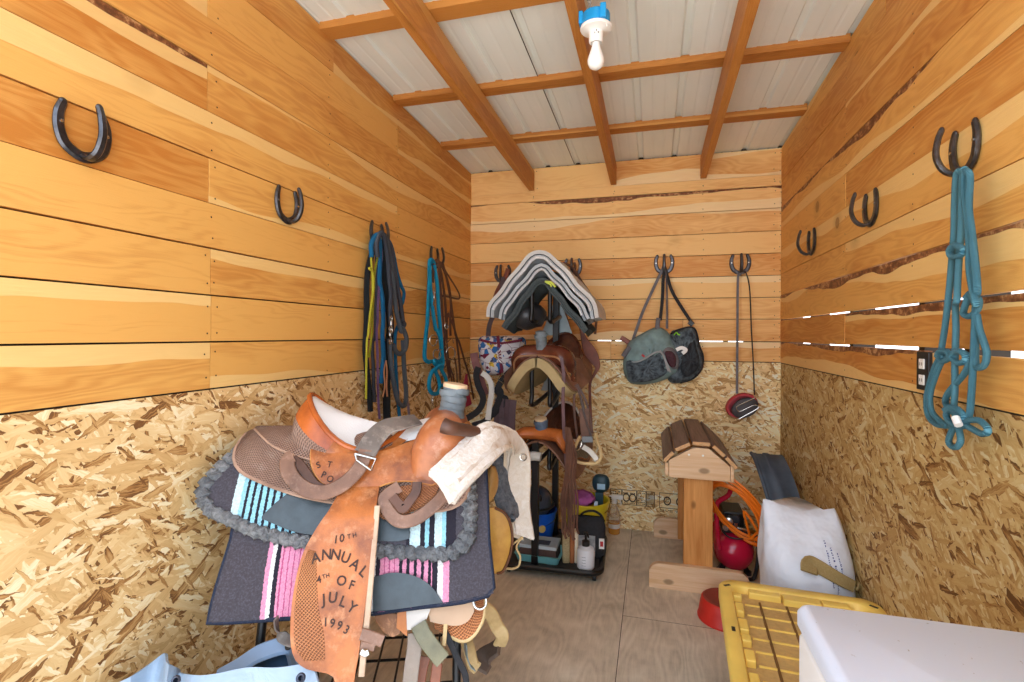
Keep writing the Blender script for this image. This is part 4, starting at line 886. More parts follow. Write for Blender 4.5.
for x0, x1, w in ((-.175, -.06, .035), (-.055, .075, .05), (.08, .17, .04)):
    for s in (-1, 1): lb('lid_tooth', (x0, min(s*(hy-.053), s*(hy-.053-w)), zp-.002), (x1, max(s*(hy-.053), s*(hy-.053-w)), zt_-.004), YEL)
for x in (-.14, -.047, .047, .14): lb('lid_rib', (x-.004, -.30, zp-.002), (x+.004, .30, zp+.006), m_plain('dark rib', srgb(120, 84, 38), .8) if x == -.14 else bpy.data.materials['dark rib'], .002)
for k in range(8):
    y = -.27+.077*k; lb('lid_rib', (-.195, y-.003, zp-.002), (.195, y+.003, zp+.005), YEL, .0015)
for x, y, s in ((-.252, .355, .6), (.252, .355, -.6), (-.256, .03, 1.57), (.256, .03, 1.57)):
    mb = MB(); mb.T = rz @ Matrix.Translation((x, y, zt_)) @ Matrix.Rotation(s, 4, 'Z'); mb.box((-.014, -.006, -.004), (.014, .006, .0008)); mb.build('latch_hole', BLACKP, lid, smooth=False)

# white chest
CH = bpy.data.materials.new('white enamel'); CH.use_nodes = True
nt = CH.node_tree; b = nt.nodes['Principled BSDF']; b.inputs['Roughness'].default_value = .3; co = objco(nt)
setc(nt, b, mixc(nt, ramp(nt, noise(nt, co, 95., 2., .5), [(.73, 0.), (.76, .7)]), srgb(218, 227, 243), srgb(140, 130, 116)))
CHB = m_plain('white enamel side', srgb(240, 240, 238), .35, 0, .02)
t = thing('chest_freezer', 'white chest with a dusty white lid in the near right corner', 'chest', (.54, .83, 0))
x0, x1, y0, y1 = .279, .80, .42, 1.158
def rbox(mb, hx, hy, z0, z1, cx, cy, r, e=.012):
    Ps = [(rrect(hx-e, hy-e, max(r-e, .004)), z0), (rrect(hx, hy, r), z0+e), (rrect(hx, hy, r), z1-e), (rrect(hx-e*.35, hy-e*.35, r), z1-e*.3), (rrect(hx-e, hy-e, max(r-e, .004)), z1)]
    mb.grid([[(cx+x, cy+y, z) for x, y in P] for P, z in Ps], cv=True)
    for (P, z), rv in ((Ps[0], 1), (Ps[-1], 0)): q = [(cx+x, cy+y, z) for x, y in P]; mb.add(q, [tuple(range(len(q)))[::-1 if rv else 1]])
    return mb
cx, cy, hx, hy = (x0+x1)/2, (y0+y1)/2, (x1-x0)/2, (y1-y0)/2
rbox(MB(), hx-.004, hy-.004,   .02, .81, cx, cy, .02, .006).build('body', CHB, t)
rbox(MB(), hx, hy,   .815, .867, cx, cy, .024, .014).build('lid', CH, t)
mb = MB(); mb.box((x0+.01, y0+.01, .805), (x1-.01, y1-.01, .818)); mb.build('gasket', m_plain('grey gasket', srgb(150, 150, 148), .8), t, smooth=False)
mb = MB(); mb.box((x0-.012, .62, .76), (x0+.004, .74, .785)); mb.build('handle', CHB, t, smooth=False, bevel=.004)
for x in (x0+.05, x1-.05):
    for y in (y0+.05, y1-.05):
        mb = MB(); mb.lathe([(0, 0), (.02, 0), (.018, .022), (0, .022)], (x, y, 0), 12); mb.build('foot', BLACKP, t)
# ---------------------------------------------------------------- saddles
class Frame:
    """surface of a padded saddle rack: u along the ridge, d down the side (+ near), off = height above it"""
    def __init__(s, O, th, pm):
        s.O = V(O); th = math.radians(th); s.U = V((math.cos(th), math.sin(th), 0)); s.N = V((math.sin(th), -math.cos(th), 0)); s.W = V((0, 0, 1))
        s.tab = [(0, 0, 0)]; v = w = 0
        for i in range(400):
            d = (i+.5)*.0025; ph = math.radians(pm*(1-math.exp(-d/.06))+10*min(1, max(0, (d-.25)/.3)))
            v += math.cos(ph)*.0025; w -= math.sin(ph)*.0025; s.tab.append((v, w, ph))
    def S(s, u, d, off=0.):
        g = 1 if d >= 0 else -1; q = min(abs(d)/.0025, 399.); i = int(q); f = q-i
        a, b = s.tab[i], s.tab[min(i+1, 400)]; v, w, ph = (a[k]+(b[k]-a[k])*f for k in range(3))
        return s.O+s.U*u+s.N*(g*(v+off*math.sin(ph)))+s.W*(w+off*math.cos(ph))
    def P(s, u, v, w): return s.O+s.U*u+s.N*v+s.W*w
    def nrm(s, u, d): return (s.S(u, d, .1)-s.S(u, d, 0)).normalized()
def crv(P, n, k=6):
    P = [V((p[0], p[1], 0)) for p in P]
    return [(q.x, q.y) for q in resamp(catmull(P, k), n)]
def patch(mb, F, A, B, off, th, n=26, m=9, g=1, lift=None):
    """sheet between two (u,d) edge lines, th thick, off above the frame; g=-1 mirrors to the far side"""
    A, B = crv(A, n), crv(B, n); O = off if callable(off) else (lambda u, d: off)
    top = []; bot = []
    for i in range(n):
        r1 = []; r2 = []
        for j in range(m):
            t = j/(m-1); u = A[i][0]+(B[i][0]-A[i][0])*t; d = A[i][1]+(B[i][1]-A[i][1])*t
            o = O(u, d); r1.append(F.S(u, g*d, o+th)); r2.append(F.S(u, g*d, o))
        top.append(r1); bot.append(r2)
    mb.grid(top); mb.grid([r[::-1] for r in bot])
    for e in (0, n-1): mb.grid([[top[e][j], bot[e][j]] for j in range(m)])
    for e in (0, m-1): mb.grid([[top[i][e], bot[i][e]] for i in range(n)])
    return mb
def edging(mb, F, L, off, r, g=1):
    mb.tube([F.S(u, g*d, off) for u, d in crv(L, 40)], r, 6, 1); return mb
def strapS(mb, F, L, off, w, th, k=5):
    """strap lying on the frame's surface along (u,d) points; off number or list"""
    offs = off if isinstance(off, (list, tuple)) else [off]*len(L)
    mb.ribbon([F.S(u, d, o) for (u, d), o in zip(L, offs)], w, th, [F.nrm(u, d) for u, d in L], k); return mb
def letter(mb, F, ch, u, d, size, rot, off):
    """one stamped character laid on the frame's surface"""
    cu = bpy.data.curves.new('t', 'FONT'); cu.body = ch; cu.size = size; cu.align_x = 'CENTER'; cu.align_y = 'CENTER'; cu.offset = size*.016; cu.resolution_u = 3
    o = bpy.data.objects.new('t', cu); C.objects.link(o)
    me = bpy.data.meshes.new_from_object(o.evaluated_get(bpy.context.evaluated_depsgraph_get()))
    c, s = math.cos(rot), math.sin(rot)
    mb.add([F.S(u+v.co.x*c-v.co.y*s, d-(v.co.x*s+v.co.y*c), off) for v in me.vertices], [tuple(p.vertices) for p in me.polygons])
    bpy.data.objects.remove(o); bpy.data.curves.remove(cu); bpy.data.meshes.remove(me)

# leathers
RUSS = m_leather('golden russet leather', srgb(192, 112, 52), srgb(112, 58, 30), .36, None, srgb(206, 146, 100))
RUSST = m_leather('russet stamped leather', srgb(200, 132, 84), srgb(166, 102, 66), .45, 'basket', None, 2.6)
SKIRT = m_leather('greyed basket-stamped leather', srgb(168, 136, 118), srgb(136, 104, 90), .55, 'basket', srgb(184, 162, 150), 2.6)
ORNG = m_leather('polished orange leather', srgb(196, 104, 44), srgb(140, 66, 30), .22)
GREYL = m_leather('grey worn strap leather', srgb(120, 110, 102), srgb(84, 76, 72), .6, None, srgb(168, 156, 146))
MIDL = m_leather('mid brown strap leather', srgb(140, 104, 84), srgb(98, 70, 56), .5, None, srgb(168, 136, 118))
SUEDE = m_plain('white suede seat', srgb(226, 224, 222), .85, 0, .06, 5, .2, .001, 200)
TAPE = m_plain('grey horn tape', srgb(112, 122, 128), .55, 0, .2, 30, .3, .004, 40)
INKB = m_plain('stamped dark letters', srgb(58, 34, 24), .7)
FLEECE = m_fleece('cream fleece', srgb(246, 242, 238), srgb(216, 202, 184), 60, .95, .004)
SHEEPG = m_fleece('grey sheepskin', srgb(166, 168, 170), srgb(92, 96, 102), 55, .95, .02)
ROSE = m_leather('dark cherry tooled leather', srgb(112, 62, 48), srgb(66, 36, 30), .28, 'flower', None, 1.1)
HIDE = m_leather('raw hide', srgb(218, 192, 140), srgb(176, 142, 92), .6)

F0 = Frame((-.9, 1.56, 1.03), 21, 60)

def m_blanket(name, base, stripes, fleck):
    """woven stripes across the pad: UV.x = u in metres"""
    m, nt, b = newmat(name, .95, 0, .1); uv = uvco(nt); sx = N(nt, 'SeparateXYZ', None, Vector=uv)
    u = mth(nt, 'ADD', sx.outputs[0], mth(nt, 'MULTIPLY', mth(nt, 'SUBTRACT', noise(nt, uv, 130., 2.), .5), .007))
    n = noise(nt, objco(nt), 170., 4., .8)
    col = mixc(nt, ramp(nt, n, [(.5, 0.), (.72, .5)]), base, fleck)
    for u0, u1, c in stripes:
        k = mth(nt, 'MULTIPLY', mth(nt, 'GREATER_THAN', u, u0), mth(nt, 'LESS_THAN', u, u1))
        col = mixc(nt, k, col, c)
    col = mixc(nt, ramp(nt, n, [(.35, .35), (.55, 0.)]), col, tuple(x*.5 for x in base))
    setc(nt, b, col); bump(nt, b, n, .002); return m
def stripes(u0, seq, c):
    out = []; u = u0
    for w, k in seq:
        if k is not None: out.append((u, u+w, c[k]))
        u += w
    return out
def lerpt(T, x):
    if x <= T[0][0]: return T[0][1]
    for (a, p), (b, q) in zip(T, T[1:]):
        if x <= b: return p+(q-p)*(x-a)/(b-a)
    return T[-1][1]
def blanket(F, name, label, u0, u1, dn, df, off, th, mat, lining, grp, round_=.0, wob=.004, bind=None, scallop=0, outline=None):
    t = thing(name, label, 'saddle pad', F.P(0, 0, -.3), grp)
    nu, nd = 44, 61
    def pt(i, j, o):
        u = u0+(u1-u0)*i/(nu-1); d = -df+(dn+df)*j/(nd-1)
        if outline:
            tt = -1+2*j/(nd-1); q = i/(nu-1); A0, A1, DN = outline
            u = (lerpt(A0, tt) if tt > 0 else A0[0][1]-.06*tt)*(1-q)+lerpt(A1, abs(tt))*q; d = tt*lerpt(DN, u)*(1 if tt > 0 else .80)
        e = min(u-u0, u1-u)
        if round_ and e < round_:
            k = round_-math.sqrt(max(0, round_**2-(round_-e)**2)); lim = dn-k if d > 0 else df-k
            d = max(-df+k, min(d, dn-k)) if True else d
        w = wob*math.sin(u*19+d*4)*min(1, abs(d)*4)+wob*.6*math.sin(d*23+u*7)
        return F.S(u, d, off+o+w), (u, d)
    mb = MB()
    for o in (th, 0):
        vs = []; uv = []
        for i in range(nu):
            for j in range(nd): p, q = pt(i, j, o); vs.append(p); uv.append(q)
        mb.cur = 0 if o else 1
        fs = [(i*nd+j, (i+1)*nd+j, (i+1)*nd+j+1, i*nd+j+1) for i in range(nu-1) for j in range(nd-1)]
        mb.add(vs, fs, [[uv[k] for k in f] for f in fs])
    loop = [(i, 0) for i in range(nu)]+[(nu-1, j) for j in range(1, nd)]+[(i, nd-1) for i in range(nu-2, -1, -1)]+[(0, j) for j in range(nd-2, 0, -1)]
    mb.cur = 1; L = len(loop)
    vs = [pt(i, j, th)[0] for i, j in loop]+[pt(i, j, 0)[0] for i, j in loop]
    mb.add(vs, [(k, (k+1) % L, L+(k+1) % L, L+k) for k in range(L)])
    mb.build('blanket', [mat, lining], t, ang=60)
    edge = [pt(i, j, th*.5)[0] for i, j in loop]
    if bind:
        mb = MB(); mb.tube(edge[::2], th*.55, 7, 1, True); mb.build('binding', bind, t)
    if scallop:                                                # puffy sheepskin border
        mb = MB(); E = resamp(edge+[edge[0]], scallop+1)[:-1]; rg = random.Random(2)
        for p in E: mb.blob(p, (.024*rg.uniform(.85, 1.15), .024, .022), 10, 7, None, 1, lambda d: 1+.2*math.sin(d.x*9+d.y*7)*math.sin(d.z*8))
        mb.tube(edge[::2], .014, 8, 1, True)
        o = mb.build('sheepskin_border', SHEEPG, t)
    return t
NAVY = srgb(76, 72, 78); WHT = srgb(226, 226, 224); PNK = srgb(226, 150, 180); PKD = srgb(190, 92, 132); BLK = srgb(44, 42, 52); LBL = srgb(150, 206, 224); PBL = srgb(200, 226, 232)
CC = dict(w=WHT, p=PNK, d=PKD, b=BLK, l=LBL, q=PBL)
sl = stripes(-.272, [(.012, 'p'), (.011, 'w'), (.012, 'b'), (.006, 'p'), (.004, 'd')] + [(.012, 'p'), (.003, 'd')]*3 + [(.01, 'p'), (.006, 'b')]*3 + [(.012, 'p'), (.004, 'b')], CC)
sr = stripes(.005, [(.006, 'b'), (.012, 'p'), (.012, 'w'), (.012, 'b')] + [(.011, 'p'), (.003, 'd')]*3 + [(.012, 'p'), (.009, 'b')]*5 + [(.003, 'p'), (.016, 'b'), (.016, 'w'), (.018, 'p')], CC)
t = blanket(F0, 'saddle_pad', 'lower charcoal saddle pad with pink and white stripes, longest hanging', -.405, .372, .53, .50, .004, .016, m_blanket('pink striped blanket', NAVY, sl+sr, srgb(104, 104, 120)), m_felt('dark felt lining', srgb(62, 62, 72), srgb(96, 96, 106)), 'saddle pads under the roping saddle', 0, .006, m_felt('navy binding', srgb(44, 50, 66), srgb(76, 82, 100)), 0, ([(0, -.40), (.6, -.385), (1, -.406)], [(0, .355), (.7, .362), (1, .376)], [(-.41, .528), (0, .526), (.16, .514), (.28, .505), (.375, .488)]))
WEAR = m_leather('black wear leather', srgb(64, 76, 82), srgb(40, 48, 54), .3)
mb = MB(); patch(mb, F0, [(0.030, 0.433), (0.086, 0.423), (0.147, 0.434), (0.194, 0.461), (0.232, 0.506)] , [(0.036, 0.519), (0.091, 0.517), (0.151, 0.512), (0.196, 0.508), (0.232, 0.506)], .021, .004); mb.build('wear_patch', WEAR, t)
s1 = stripes(-.395, [(.022, 'q'), (.012, 'l')] + [(.008, 'b'), (.012, 'l')]*8, CC); s2 = stripes(.12, [(.01, 'b'), (.03, 'q'), (.014, 'b'), (.012, 'l'), (.016, 'b'), (.022, 'q'), (.012, 'l'), (.03, 'b')], CC)
t = blanket(F0, 'saddle_pad', 'upper charcoal saddle pad with pale blue stripes and scalloped grey sheepskin border', -.475, .29, .335, .32, .022, .016, m_blanket('blue striped blanket', srgb(76, 73, 80), s1+s2, srgb(106, 106, 120)), SHEEPG, 'saddle pads under the roping saddle', 0, .004, None, 88, ([(0, -.385), (.25, -.42), (.5, -.46), (.8, -.49), (.93, -.485), (1, -.465)], [(0, .30), (.8, .308), (.93, .295), (1, .255)], [(-.50, .205), (-.457, .24), (-.384, .27), (-.324, .298), (-.213, .328), (.03, .362), (.2, .378), (.3, .378)]))
mb = MB(); patch(mb, F0, [(-.30, .262), (-.25, .21), (-.17, .17), (.1, .20), (.13, .32)], [(-.30, .27), (-.2, .308), (-.1, .324), (.08, .342), (.13, .335)], .041, .004); mb.build('wear_patch', WEAR, t)

# ---- generic western saddle
def saddle(F, name, label, grp, m, fender_d=.66, sides=(1, -1), horn=(.040, .036, .080), cap=None, seat=True, skip=(), off=.060, tape=None, lining=None, stirrup=(), fk=(0, 0), rw=.128, rh=.098):
    t = thing(name, label, 'saddle', F.P(0, 0, -.35), grp)
    b = lambda mb, nm, mat, par=None: mb.build(nm, mat, par or t)
    for g in sides:
        mb = MB(); patch(mb, F, [(-.41, .004), (-.2, .004), (.05, .004), (.31, .004)], [(-.418, .02), (-.425, .075), (-.41, .113), (-.377, .142), (-.313, .171), (-.251, .194), (-.169, .218), (-.07, .236), (.05, .25), (.15, .262), (.25, .258), (.302, .21), (.312, .08)], off-.014, .010, 40, 9, g)
        sk = b(mb, 'skirt', m['skirt'])
        mb = MB(); edging(mb, F, [(-.418, .02), (-.425, .075), (-.41, .113), (-.377, .142), (-.313, .171), (-.251, .194), (-.169, .218), (-.07, .236), (.05, .25), (.15, .262), (.25, .258), (.302, .21), (.312, .08)], off-.008, .0055, g); b(mb, 'skirt_edge', m.get('edge', m['skirt']), sk)
        mb = MB(); patch(mb, F, [(-.40, .002), (-.3, .002), (-.17, .002)], [(-.396, .012), (-.372, .028), (-.352, .042), (-.31, .068), (-.242, .094), (-.17, .113)], off-.003, .007, 24, 6, g); b(mb, 'rear_jockey', m['jockey'])
        mb = MB(); edging(mb, F, [(-.396, .012), (-.372, .028), (-.352, .042), (-.31, .068), (-.242, .094), (-.17, .113)], off+.001, .004, g); b(mb, 'jockey_edge', m.get('edge', m['skirt']))
        mb = MB(); LJ = [(-.188, .05), (-.184, .099), (-.168, .142), (-.137, .177), (-.105, .198), (-.06, .213), (-.003, .208), (.052, .186), (.111, .178), (.163, .186), (.203, .19), (.214, .142), (.222, .06)]
        patch(mb, F, [(-.188, .048), (-.15, .085), (-.06, .10), (.04, .092), (.11, .07), (.222, .03)], LJ, off+.007, .007, 36, 7, g); sj = b(mb, 'seat_jockey', m['seatj'])
        mb = MB(); edging(mb, F, LJ, off+.010, .0042, g); b(mb, 'jockey_edge', m.get('edge2', m['seatj']), sj)
        if 'fender' not in skip:
            mb = MB(); k = fender_d/.66
            patch(mb, F, [(-.06, .15), (-.098, .258), (-.12, .298), (-.153, .367*k), (-.165, .447*k), (-.164, .533*k), (-.15, .599*k), (-.115, .632*k), (-.045, .652*k), (-.036, .70*k), (-.032, .76*k)],
                  [(.035, .15), (.034, .258), (.034, .3), (.033, .374*k), (.029, .45*k), (.023, .53*k), (.017, .602*k), (.013, .632*k), (.01, .66*k), (.008, .70*k), (.006, .76*k)], (lambda u, d: off+.0+.035*min(1, max(0, (d-.17)/.12))), .007, 40, 7, g)
            fd = b(mb, 'fender', m['fender'])
            if g == 1: t['_f'] = fd.name
    # seat dish: egg-shaped rim, hollow inside, run forward to the fork
    def rim(a):
        c, s = math.cos(a), math.sin(a); k = (1-c)/2
        return F.P(-.058+.166*c, (rw-.026*(1-k))*s, off+.014+(rh-.004)*k**1.7-.094*s*s)
    G = []; ctr = F.P(-.03, 0, off+.02)
    for q in (1, .93, .8, .6, .35, .02):
        G.append([ctr.lerp(rim(2*PI*j/36), q)-V((0, 0, .012*math.sin(q*PI))) for j in range(36)])
    mb = MB(); mb.grid(G, cv=True); mb.build('seat', m['seat'], t, ang=70)
    sd = []
    for q in range(7):
        r = []
        for j in range(36):
            a = 2*PI*j/36; R0 = rim(a); c = math.cos(a); g = 1 if math.sin(a) >= 0 else -1
            base = F.S(-.075+.19*c, g*(.035+.07*abs(math.sin(a))), off+.004)
            k = q/6; r.append(R0.lerp(base, k)+(R0-ctr).normalized()*(.016*math.sin(k*PI)))
        sd.append(r)
    mb = MB(); mb.grid([r[11:26] for r in sd[:4]]); b(mb, 'cantle', m['cantle'])
    mb = MB(); mb.grid([r[11:26] for r in sd[3:]]); b(mb, 'cantle_base', m['jockey'])
    mb = MB(); mb.grid([r[25:]+r[:12] for r in sd]); b(mb, 'seat_side', m['seatj'])
    mb = MB(); mb.tube([rim(2*PI*j/36) for j in range(36)], .009, 8, 1, True); b(mb, 'seat_binding', m.get('roll', m['cantle']))
    fr = [[F.P(u, v*(.085+.02*k), off+.0+.03*k-(.05-.01*k)*(v*v)) for v in [x/5-1 for x in range(11)]] for k, u in ((0, .03), (.25, .08), (.5, .12), (.8, .16), (1, .20))]
    mb = MB(); mb.grid(fr); mb.grid([[q-V((0, 0, .03)) for q in r] for r in fr]); mb.build('seat_front', m['seat'], t, ang=70)
    if lining:
        for g in sides:
            mb = MB(); patch(mb, F, [(-.40, .006), (-.2, .006), (.05, .006), (.335, .006)], [(-.41, .02), (-.42, .07), (-.40, .12), (-.31, .175), (-.169, .222), (-.07, .24), (.05, .255), (.15, .268), (.25, .268), (.325, .22), (.338, .08)], -.022, off+.004, 40, 9, g); b(mb, 'fleece_lining', lining)
    for g in stirrup:
        mb = MB(); P = [F.S(-.06, g*.2, off+.05), F.S(-.06, g*.32, off+.055), F.S(-.055, g*.42, off+.05)]
        mb.ribbon(P, .05, .006, F.nrm(0, g*.3), 5); b(mb, 'stirrup_leather', m['fender'])
        c = P[2]; X = F.U; Z = F.W; mb = MB()
        mb.tube([c+X*x+Z*z for x, z in ((-.03, .0), (-.034, -.03), (-.062, -.08), (-.066, -.125), (-.05, -.142), (.05, -.142), (.066, -.125), (.062, -.08), (.034, -.03), (.03, .0))], .008, 8, 5, False, 1.6, F.N)
        mb.tube([c+X*-.03, c+X*.03], .009, 8, 1); b(mb, 'stirrup', m.get('stir', HIDE))
    # fork: arch with swells, cross-section changes along it
    path = [(.178, -.135, .05, .014), (.172, -.09, .06, .022), (.162, -.05, .076, .038), (.148, -.012, .088, .054), (.118, .016, .082, .064), (.07, .022, .066, .066), (0, .024, .058, .066)]
    path = [(v, w+fk[0]*min(1, (.18-v)/.06), a, c-fk[1]*min(1, (.18-v)/.06)) for v, w, a, c in path]
    full = [(v, w, a, c) for v, w, a, c in path]+[(-v, w, a, c) for v, w, a, c in path[-2::-1]]
    mid = catmull([V((p[0], p[1], 0)) for p in full], 4); sz = catmull([V((p[2], p[3], 0)) for p in full], 4); rings = []
    for i, p in enumerate(mid):
        d = (mid[min(i+1, len(mid)-1)]-mid[max(i-1, 0)]).normalized(); nn = V((-d.y, d.x, 0))
        if nn.dot(V((p.x, p.y+.1, 0))) < 0: nn = -nn
        a, c = sz[i].x, sz[i].y; row = []
        for k in range(16):
            an = 2*PI*k/16; q = p+nn*math.sin(an)*c
            row.append(F.P(.218+a*math.cos(an)+.34*p.y, q.x, off-.03+q.y))
        rings.append(row)
    mb = MB(); mb.grid(rings, cv=True); mb.add(rings[0], [tuple(range(16))]); mb.add(rings[-1], [tuple(range(16))[::-1]]); fk = b(mb, 'fork', m['fork'])
    mb = MB(); mb.tube([r[0]+F.U*.002 for r in rings[2:-2]], .006, 7, 1); b(mb, 'gullet_binding', m.get('edge2', m['fork']), fk)
    for g in (1, -1):
        mb = MB(); c = F.S(.243, g*.158, off+.016); mb.lathe([(0, .006), (.008, .0055), (.014, .003), (.02, .002), (.022, 0)][::-1], c, 18, F.nrm(.22, g*.155)); b(mb, 'concho', CHROME)
    # horn
    hb = F.P(.246, 0, off+.052); hx = (F.U*.16+F.W).normalized(); r1, r2, hh = horn
    mb = MB(); mb.lathe([(r1*1.25, -.02), (r1*1.02, .01), (r1*.95, .03), (r1*1.0, hh*.75), (r1*1.02, hh)], hb, 22, hx); hn = b(mb, 'horn', m.get('hornm', m['fork']))
    if tape:
        mb = MB(); rg = random.Random(5)
        for k in range(7):
            z = .012+k*(hh-.02)/6.5; mb.lathe([(r1*.99, z-.006), (r1*1.07+.001*rg.random(), z-.003), (r1*1.09, z+.008), (r1*1.0, z+.016)], hb, 22, (hx+V((rg.uniform(-.12, .12), rg.uniform(-.12, .12), 0))).normalized())
        b(mb, 'horn_wrap', tape, hn)
    mb = MB(); mb.lathe([(r1*.9, hh-.004), (r1*1.04, hh-.002), (r1*1.08, hh+.005), (r1*1.02, hh+.012), (r1*.6, hh+.015), (0, hh+.0155)], hb, 24, hx); b(mb, 'horn_cap', cap or m['fork'], hn)
    return t

mA = dict(skirt=SKIRT, edge=m_leather('pale leather edge', srgb(182, 150, 130), srgb(140, 108, 90)), jockey=SKIRT, seatj=RUSS, edge2=m_leather('honey edge', srgb(214, 150, 84), srgb(170, 104, 50)), seat=SUEDE, cantle=ORNG, fork=m_leather('worn tan fork leather', srgb(190, 118, 74), srgb(140, 78, 48), .3, None, srgb(206, 164, 138)), fender=RUSS, hornm=TAPE)
tA = saddle(F0, 'roping_saddle', 'russet roping saddle with white seat and stamped fender on the front rack', 'western saddles on the racks', mA, cap=m_plain('cream horn cap', srgb(226, 196, 160), .5), tape=TAPE)
fen = bpy.data.objects[tA['_f']]; del tA['_f']
# stamped writing on the fender and the seat jockey
def stamped(par, off, items, size):
    mb = MB()
    for ch, (u, d), rot, k in items: letter(mb, F0, ch, u, d, size*k, rot, off)
    mb.build('stamped_lettering', INKB, par, smooth=False, weld=False)
def chars(s, pts, rots, k=1.): return [(c, p, r, kk) for c, p, r, kk in zip(s, pts, rots, k if isinstance(k, list) else [k]*len(s))]
its = chars('10TH', [(-0.068, 0.339), (-0.052, 0.336), (-0.033, 0.332), (-0.018, 0.329)], [.0, .05, .2, .25], [.95, .95, .55, .55])
its += chars('ANNUAL', [(-0.117, 0.382), (-0.089, 0.375), (-0.064, 0.376), (-0.037, 0.384), (-0.010, 0.401), (0.014, 0.418)], [.25, .05, -.1, -.3, -.55, -.7], 1.25)
its += chars('4THOF', [(-0.102, 0.433), (-0.090, 0.426), (-0.080, 0.424), (-0.042, 0.438), (-0.014, 0.449)], [.3, .3, .25, -.15, -.3], [.85, .5, .5, 1.15, 1.05])
its += chars('JULY', [(-0.084, 0.479), (-0.061, 0.476), (-0.034, 0.486), (-0.009, 0.500)], [.15, -.05, -.35, -.6], 1.2)
its += chars('1993', [(-0.074, 0.530), (-0.056, 0.533), (-0.037, 0.539), (-0.019, 0.549)], [.05, -.05, -.25, -.5], .95)
stamped(fen, .1038, its, .029)
mb = MB(); patch(mb, F0, [(-.140, .36), (-.155, .41), (-.157, .5), (-.146, .58), (-.12, .615)], [(-.118, .365), (-.108, .43), (-.095, .5), (-.075, .56), (-.068, .615)], .1015, .0012, 20, 5); mb.build('basket_panel', RUSST, fen)
sjo = [o for o in tA.children if o.name.startswith('seat_jockey')][0]
stamped(sjo, .0755, chars('STPO', [(-0.154, 0.131), (-0.121, 0.130), (-0.134, 0.159), (-0.113, 0.171)], [.5, -.1, -.3, -.45], [1, .9, 1, 1]), .026)
# stirrup leather and strings at the front edge of the fender
mb = MB(); strapS(mb, F0, [(0.038, 0.255), (0.037, 0.377), (0.034, 0.490), (0.032, 0.542), (0.029, 0.597), (0.027, 0.657)], .10, .016, .005); mb.build('stirrup_leather', m_leather('pale strap leather', srgb(206, 178, 150), srgb(166, 134, 108)), tA)
mb = MB(); strapS(mb, F0, [(0.021, 0.558), (0.041, 0.564), (0.063, 0.572), (0.078, 0.578)], .11, .03, .006); strapS(mb, F0, [(0.022, 0.584), (0.040, 0.587), (0.058, 0.591)], .11, .02, .006); mb.build('stirrup_keeper', MIDL, tA)
mb = MB(); strapS(mb, F0, [(0.025, 0.597), (0.035, 0.602), (0.044, 0.599)], .118, .016, .005); mb.build('stirrup_buckle', CHROME, tA)
mb = MB(); strapS(mb, F0, [(0.247, 0.201), (0.220, 0.236), (0.179, 0.271), (0.139, 0.292), (0.098, 0.292), (0.066, 0.264), (0.053, 0.234), (0.069, 0.215), (0.096, 0.198)], .082, .038, .006); mb.build('latigo', MIDL, tA)
mb = MB(); strapS(mb, F0, [(0.148, 0.189), (0.146, 0.216), (0.130, 0.241), (0.111, 0.262), (0.097, 0.249), (0.078, 0.228)], .09, .03, .006); mb.build('latigo_keeper', BROWNL, tA)
mb = MB(); patch(mb, F0, [(0.029, 0.219), (0.090, 0.194), (0.153, 0.188), (0.218, 0.182)], [(0.037, 0.274), (0.062, 0.285), (0.129, 0.268), (0.198, 0.237)], .058, .006); mb.build('rigging_plate', RUSST, tA)
mb = MB(); mb.tube([(-0.604, 1.421, 1.131), (-0.583, 1.426, 1.124), (-0.561, 1.484, 1.108), (-0.542, 1.541, 1.093)], lambda q: .024-.006*q, 12); mb.build('gullet_roll', BROWNL, tA)

# grey strap thrown over the seat
t = thing('cinch_strap', 'grey and brown strap with a roller buckle laid across the white seat', 'strap', F0.S(-.05, .2, .09))
L = [(0.137, 0.028), (0.084, 0.042), (0.040, 0.054), (0.007, 0.078), (-0.014, 0.112)]
mb = MB(); strapS(mb, F0, L, [.105, .112, .116, .108, .102], .07, .007); mb.build('wide_strap', GREYL, t)
L = [(-0.012, 0.103), (-0.025, 0.147), (-0.060, 0.184), (-0.100, 0.206), (-0.134, 0.211), (-0.174, 0.202), (-0.214, 0.175), (-0.238, 0.144), (-0.244, 0.118), (-0.231, 0.109)]
mb = MB(); strapS(mb, F0, L, [.104, .098, .092, .088, .086, .086, .088, .088, .088, .088], .044, .006); mb.build('billet', MIDL, t)
L = [(-0.234, 0.114), (-0.209, 0.130), (-0.186, 0.154), (-0.156, 0.186), (-0.121, 0.205)]
mb = MB(); strapS(mb, F0, L, .08, .03, .006); mb.build('keeper_loop', BROWNL, t)
bc = [(-0.010, 0.128)][0]; e1, e2 = [F0.S(*q, .112) for q in [(-0.041, 0.116), (0.023, 0.131)]]; e3, e4 = [F0.S(*q, .112) for q in [(0.012, 0.160), (-0.034, 0.132)]]
mb = MB(); mb.tube([e1, e2, e3], .0045, 8, 1); mb.tube([e4, e3], .0035, 8, 1); mb.tube([e1, e4], .004, 8, 1); mb.build('roller_buckle', CHROME, t)

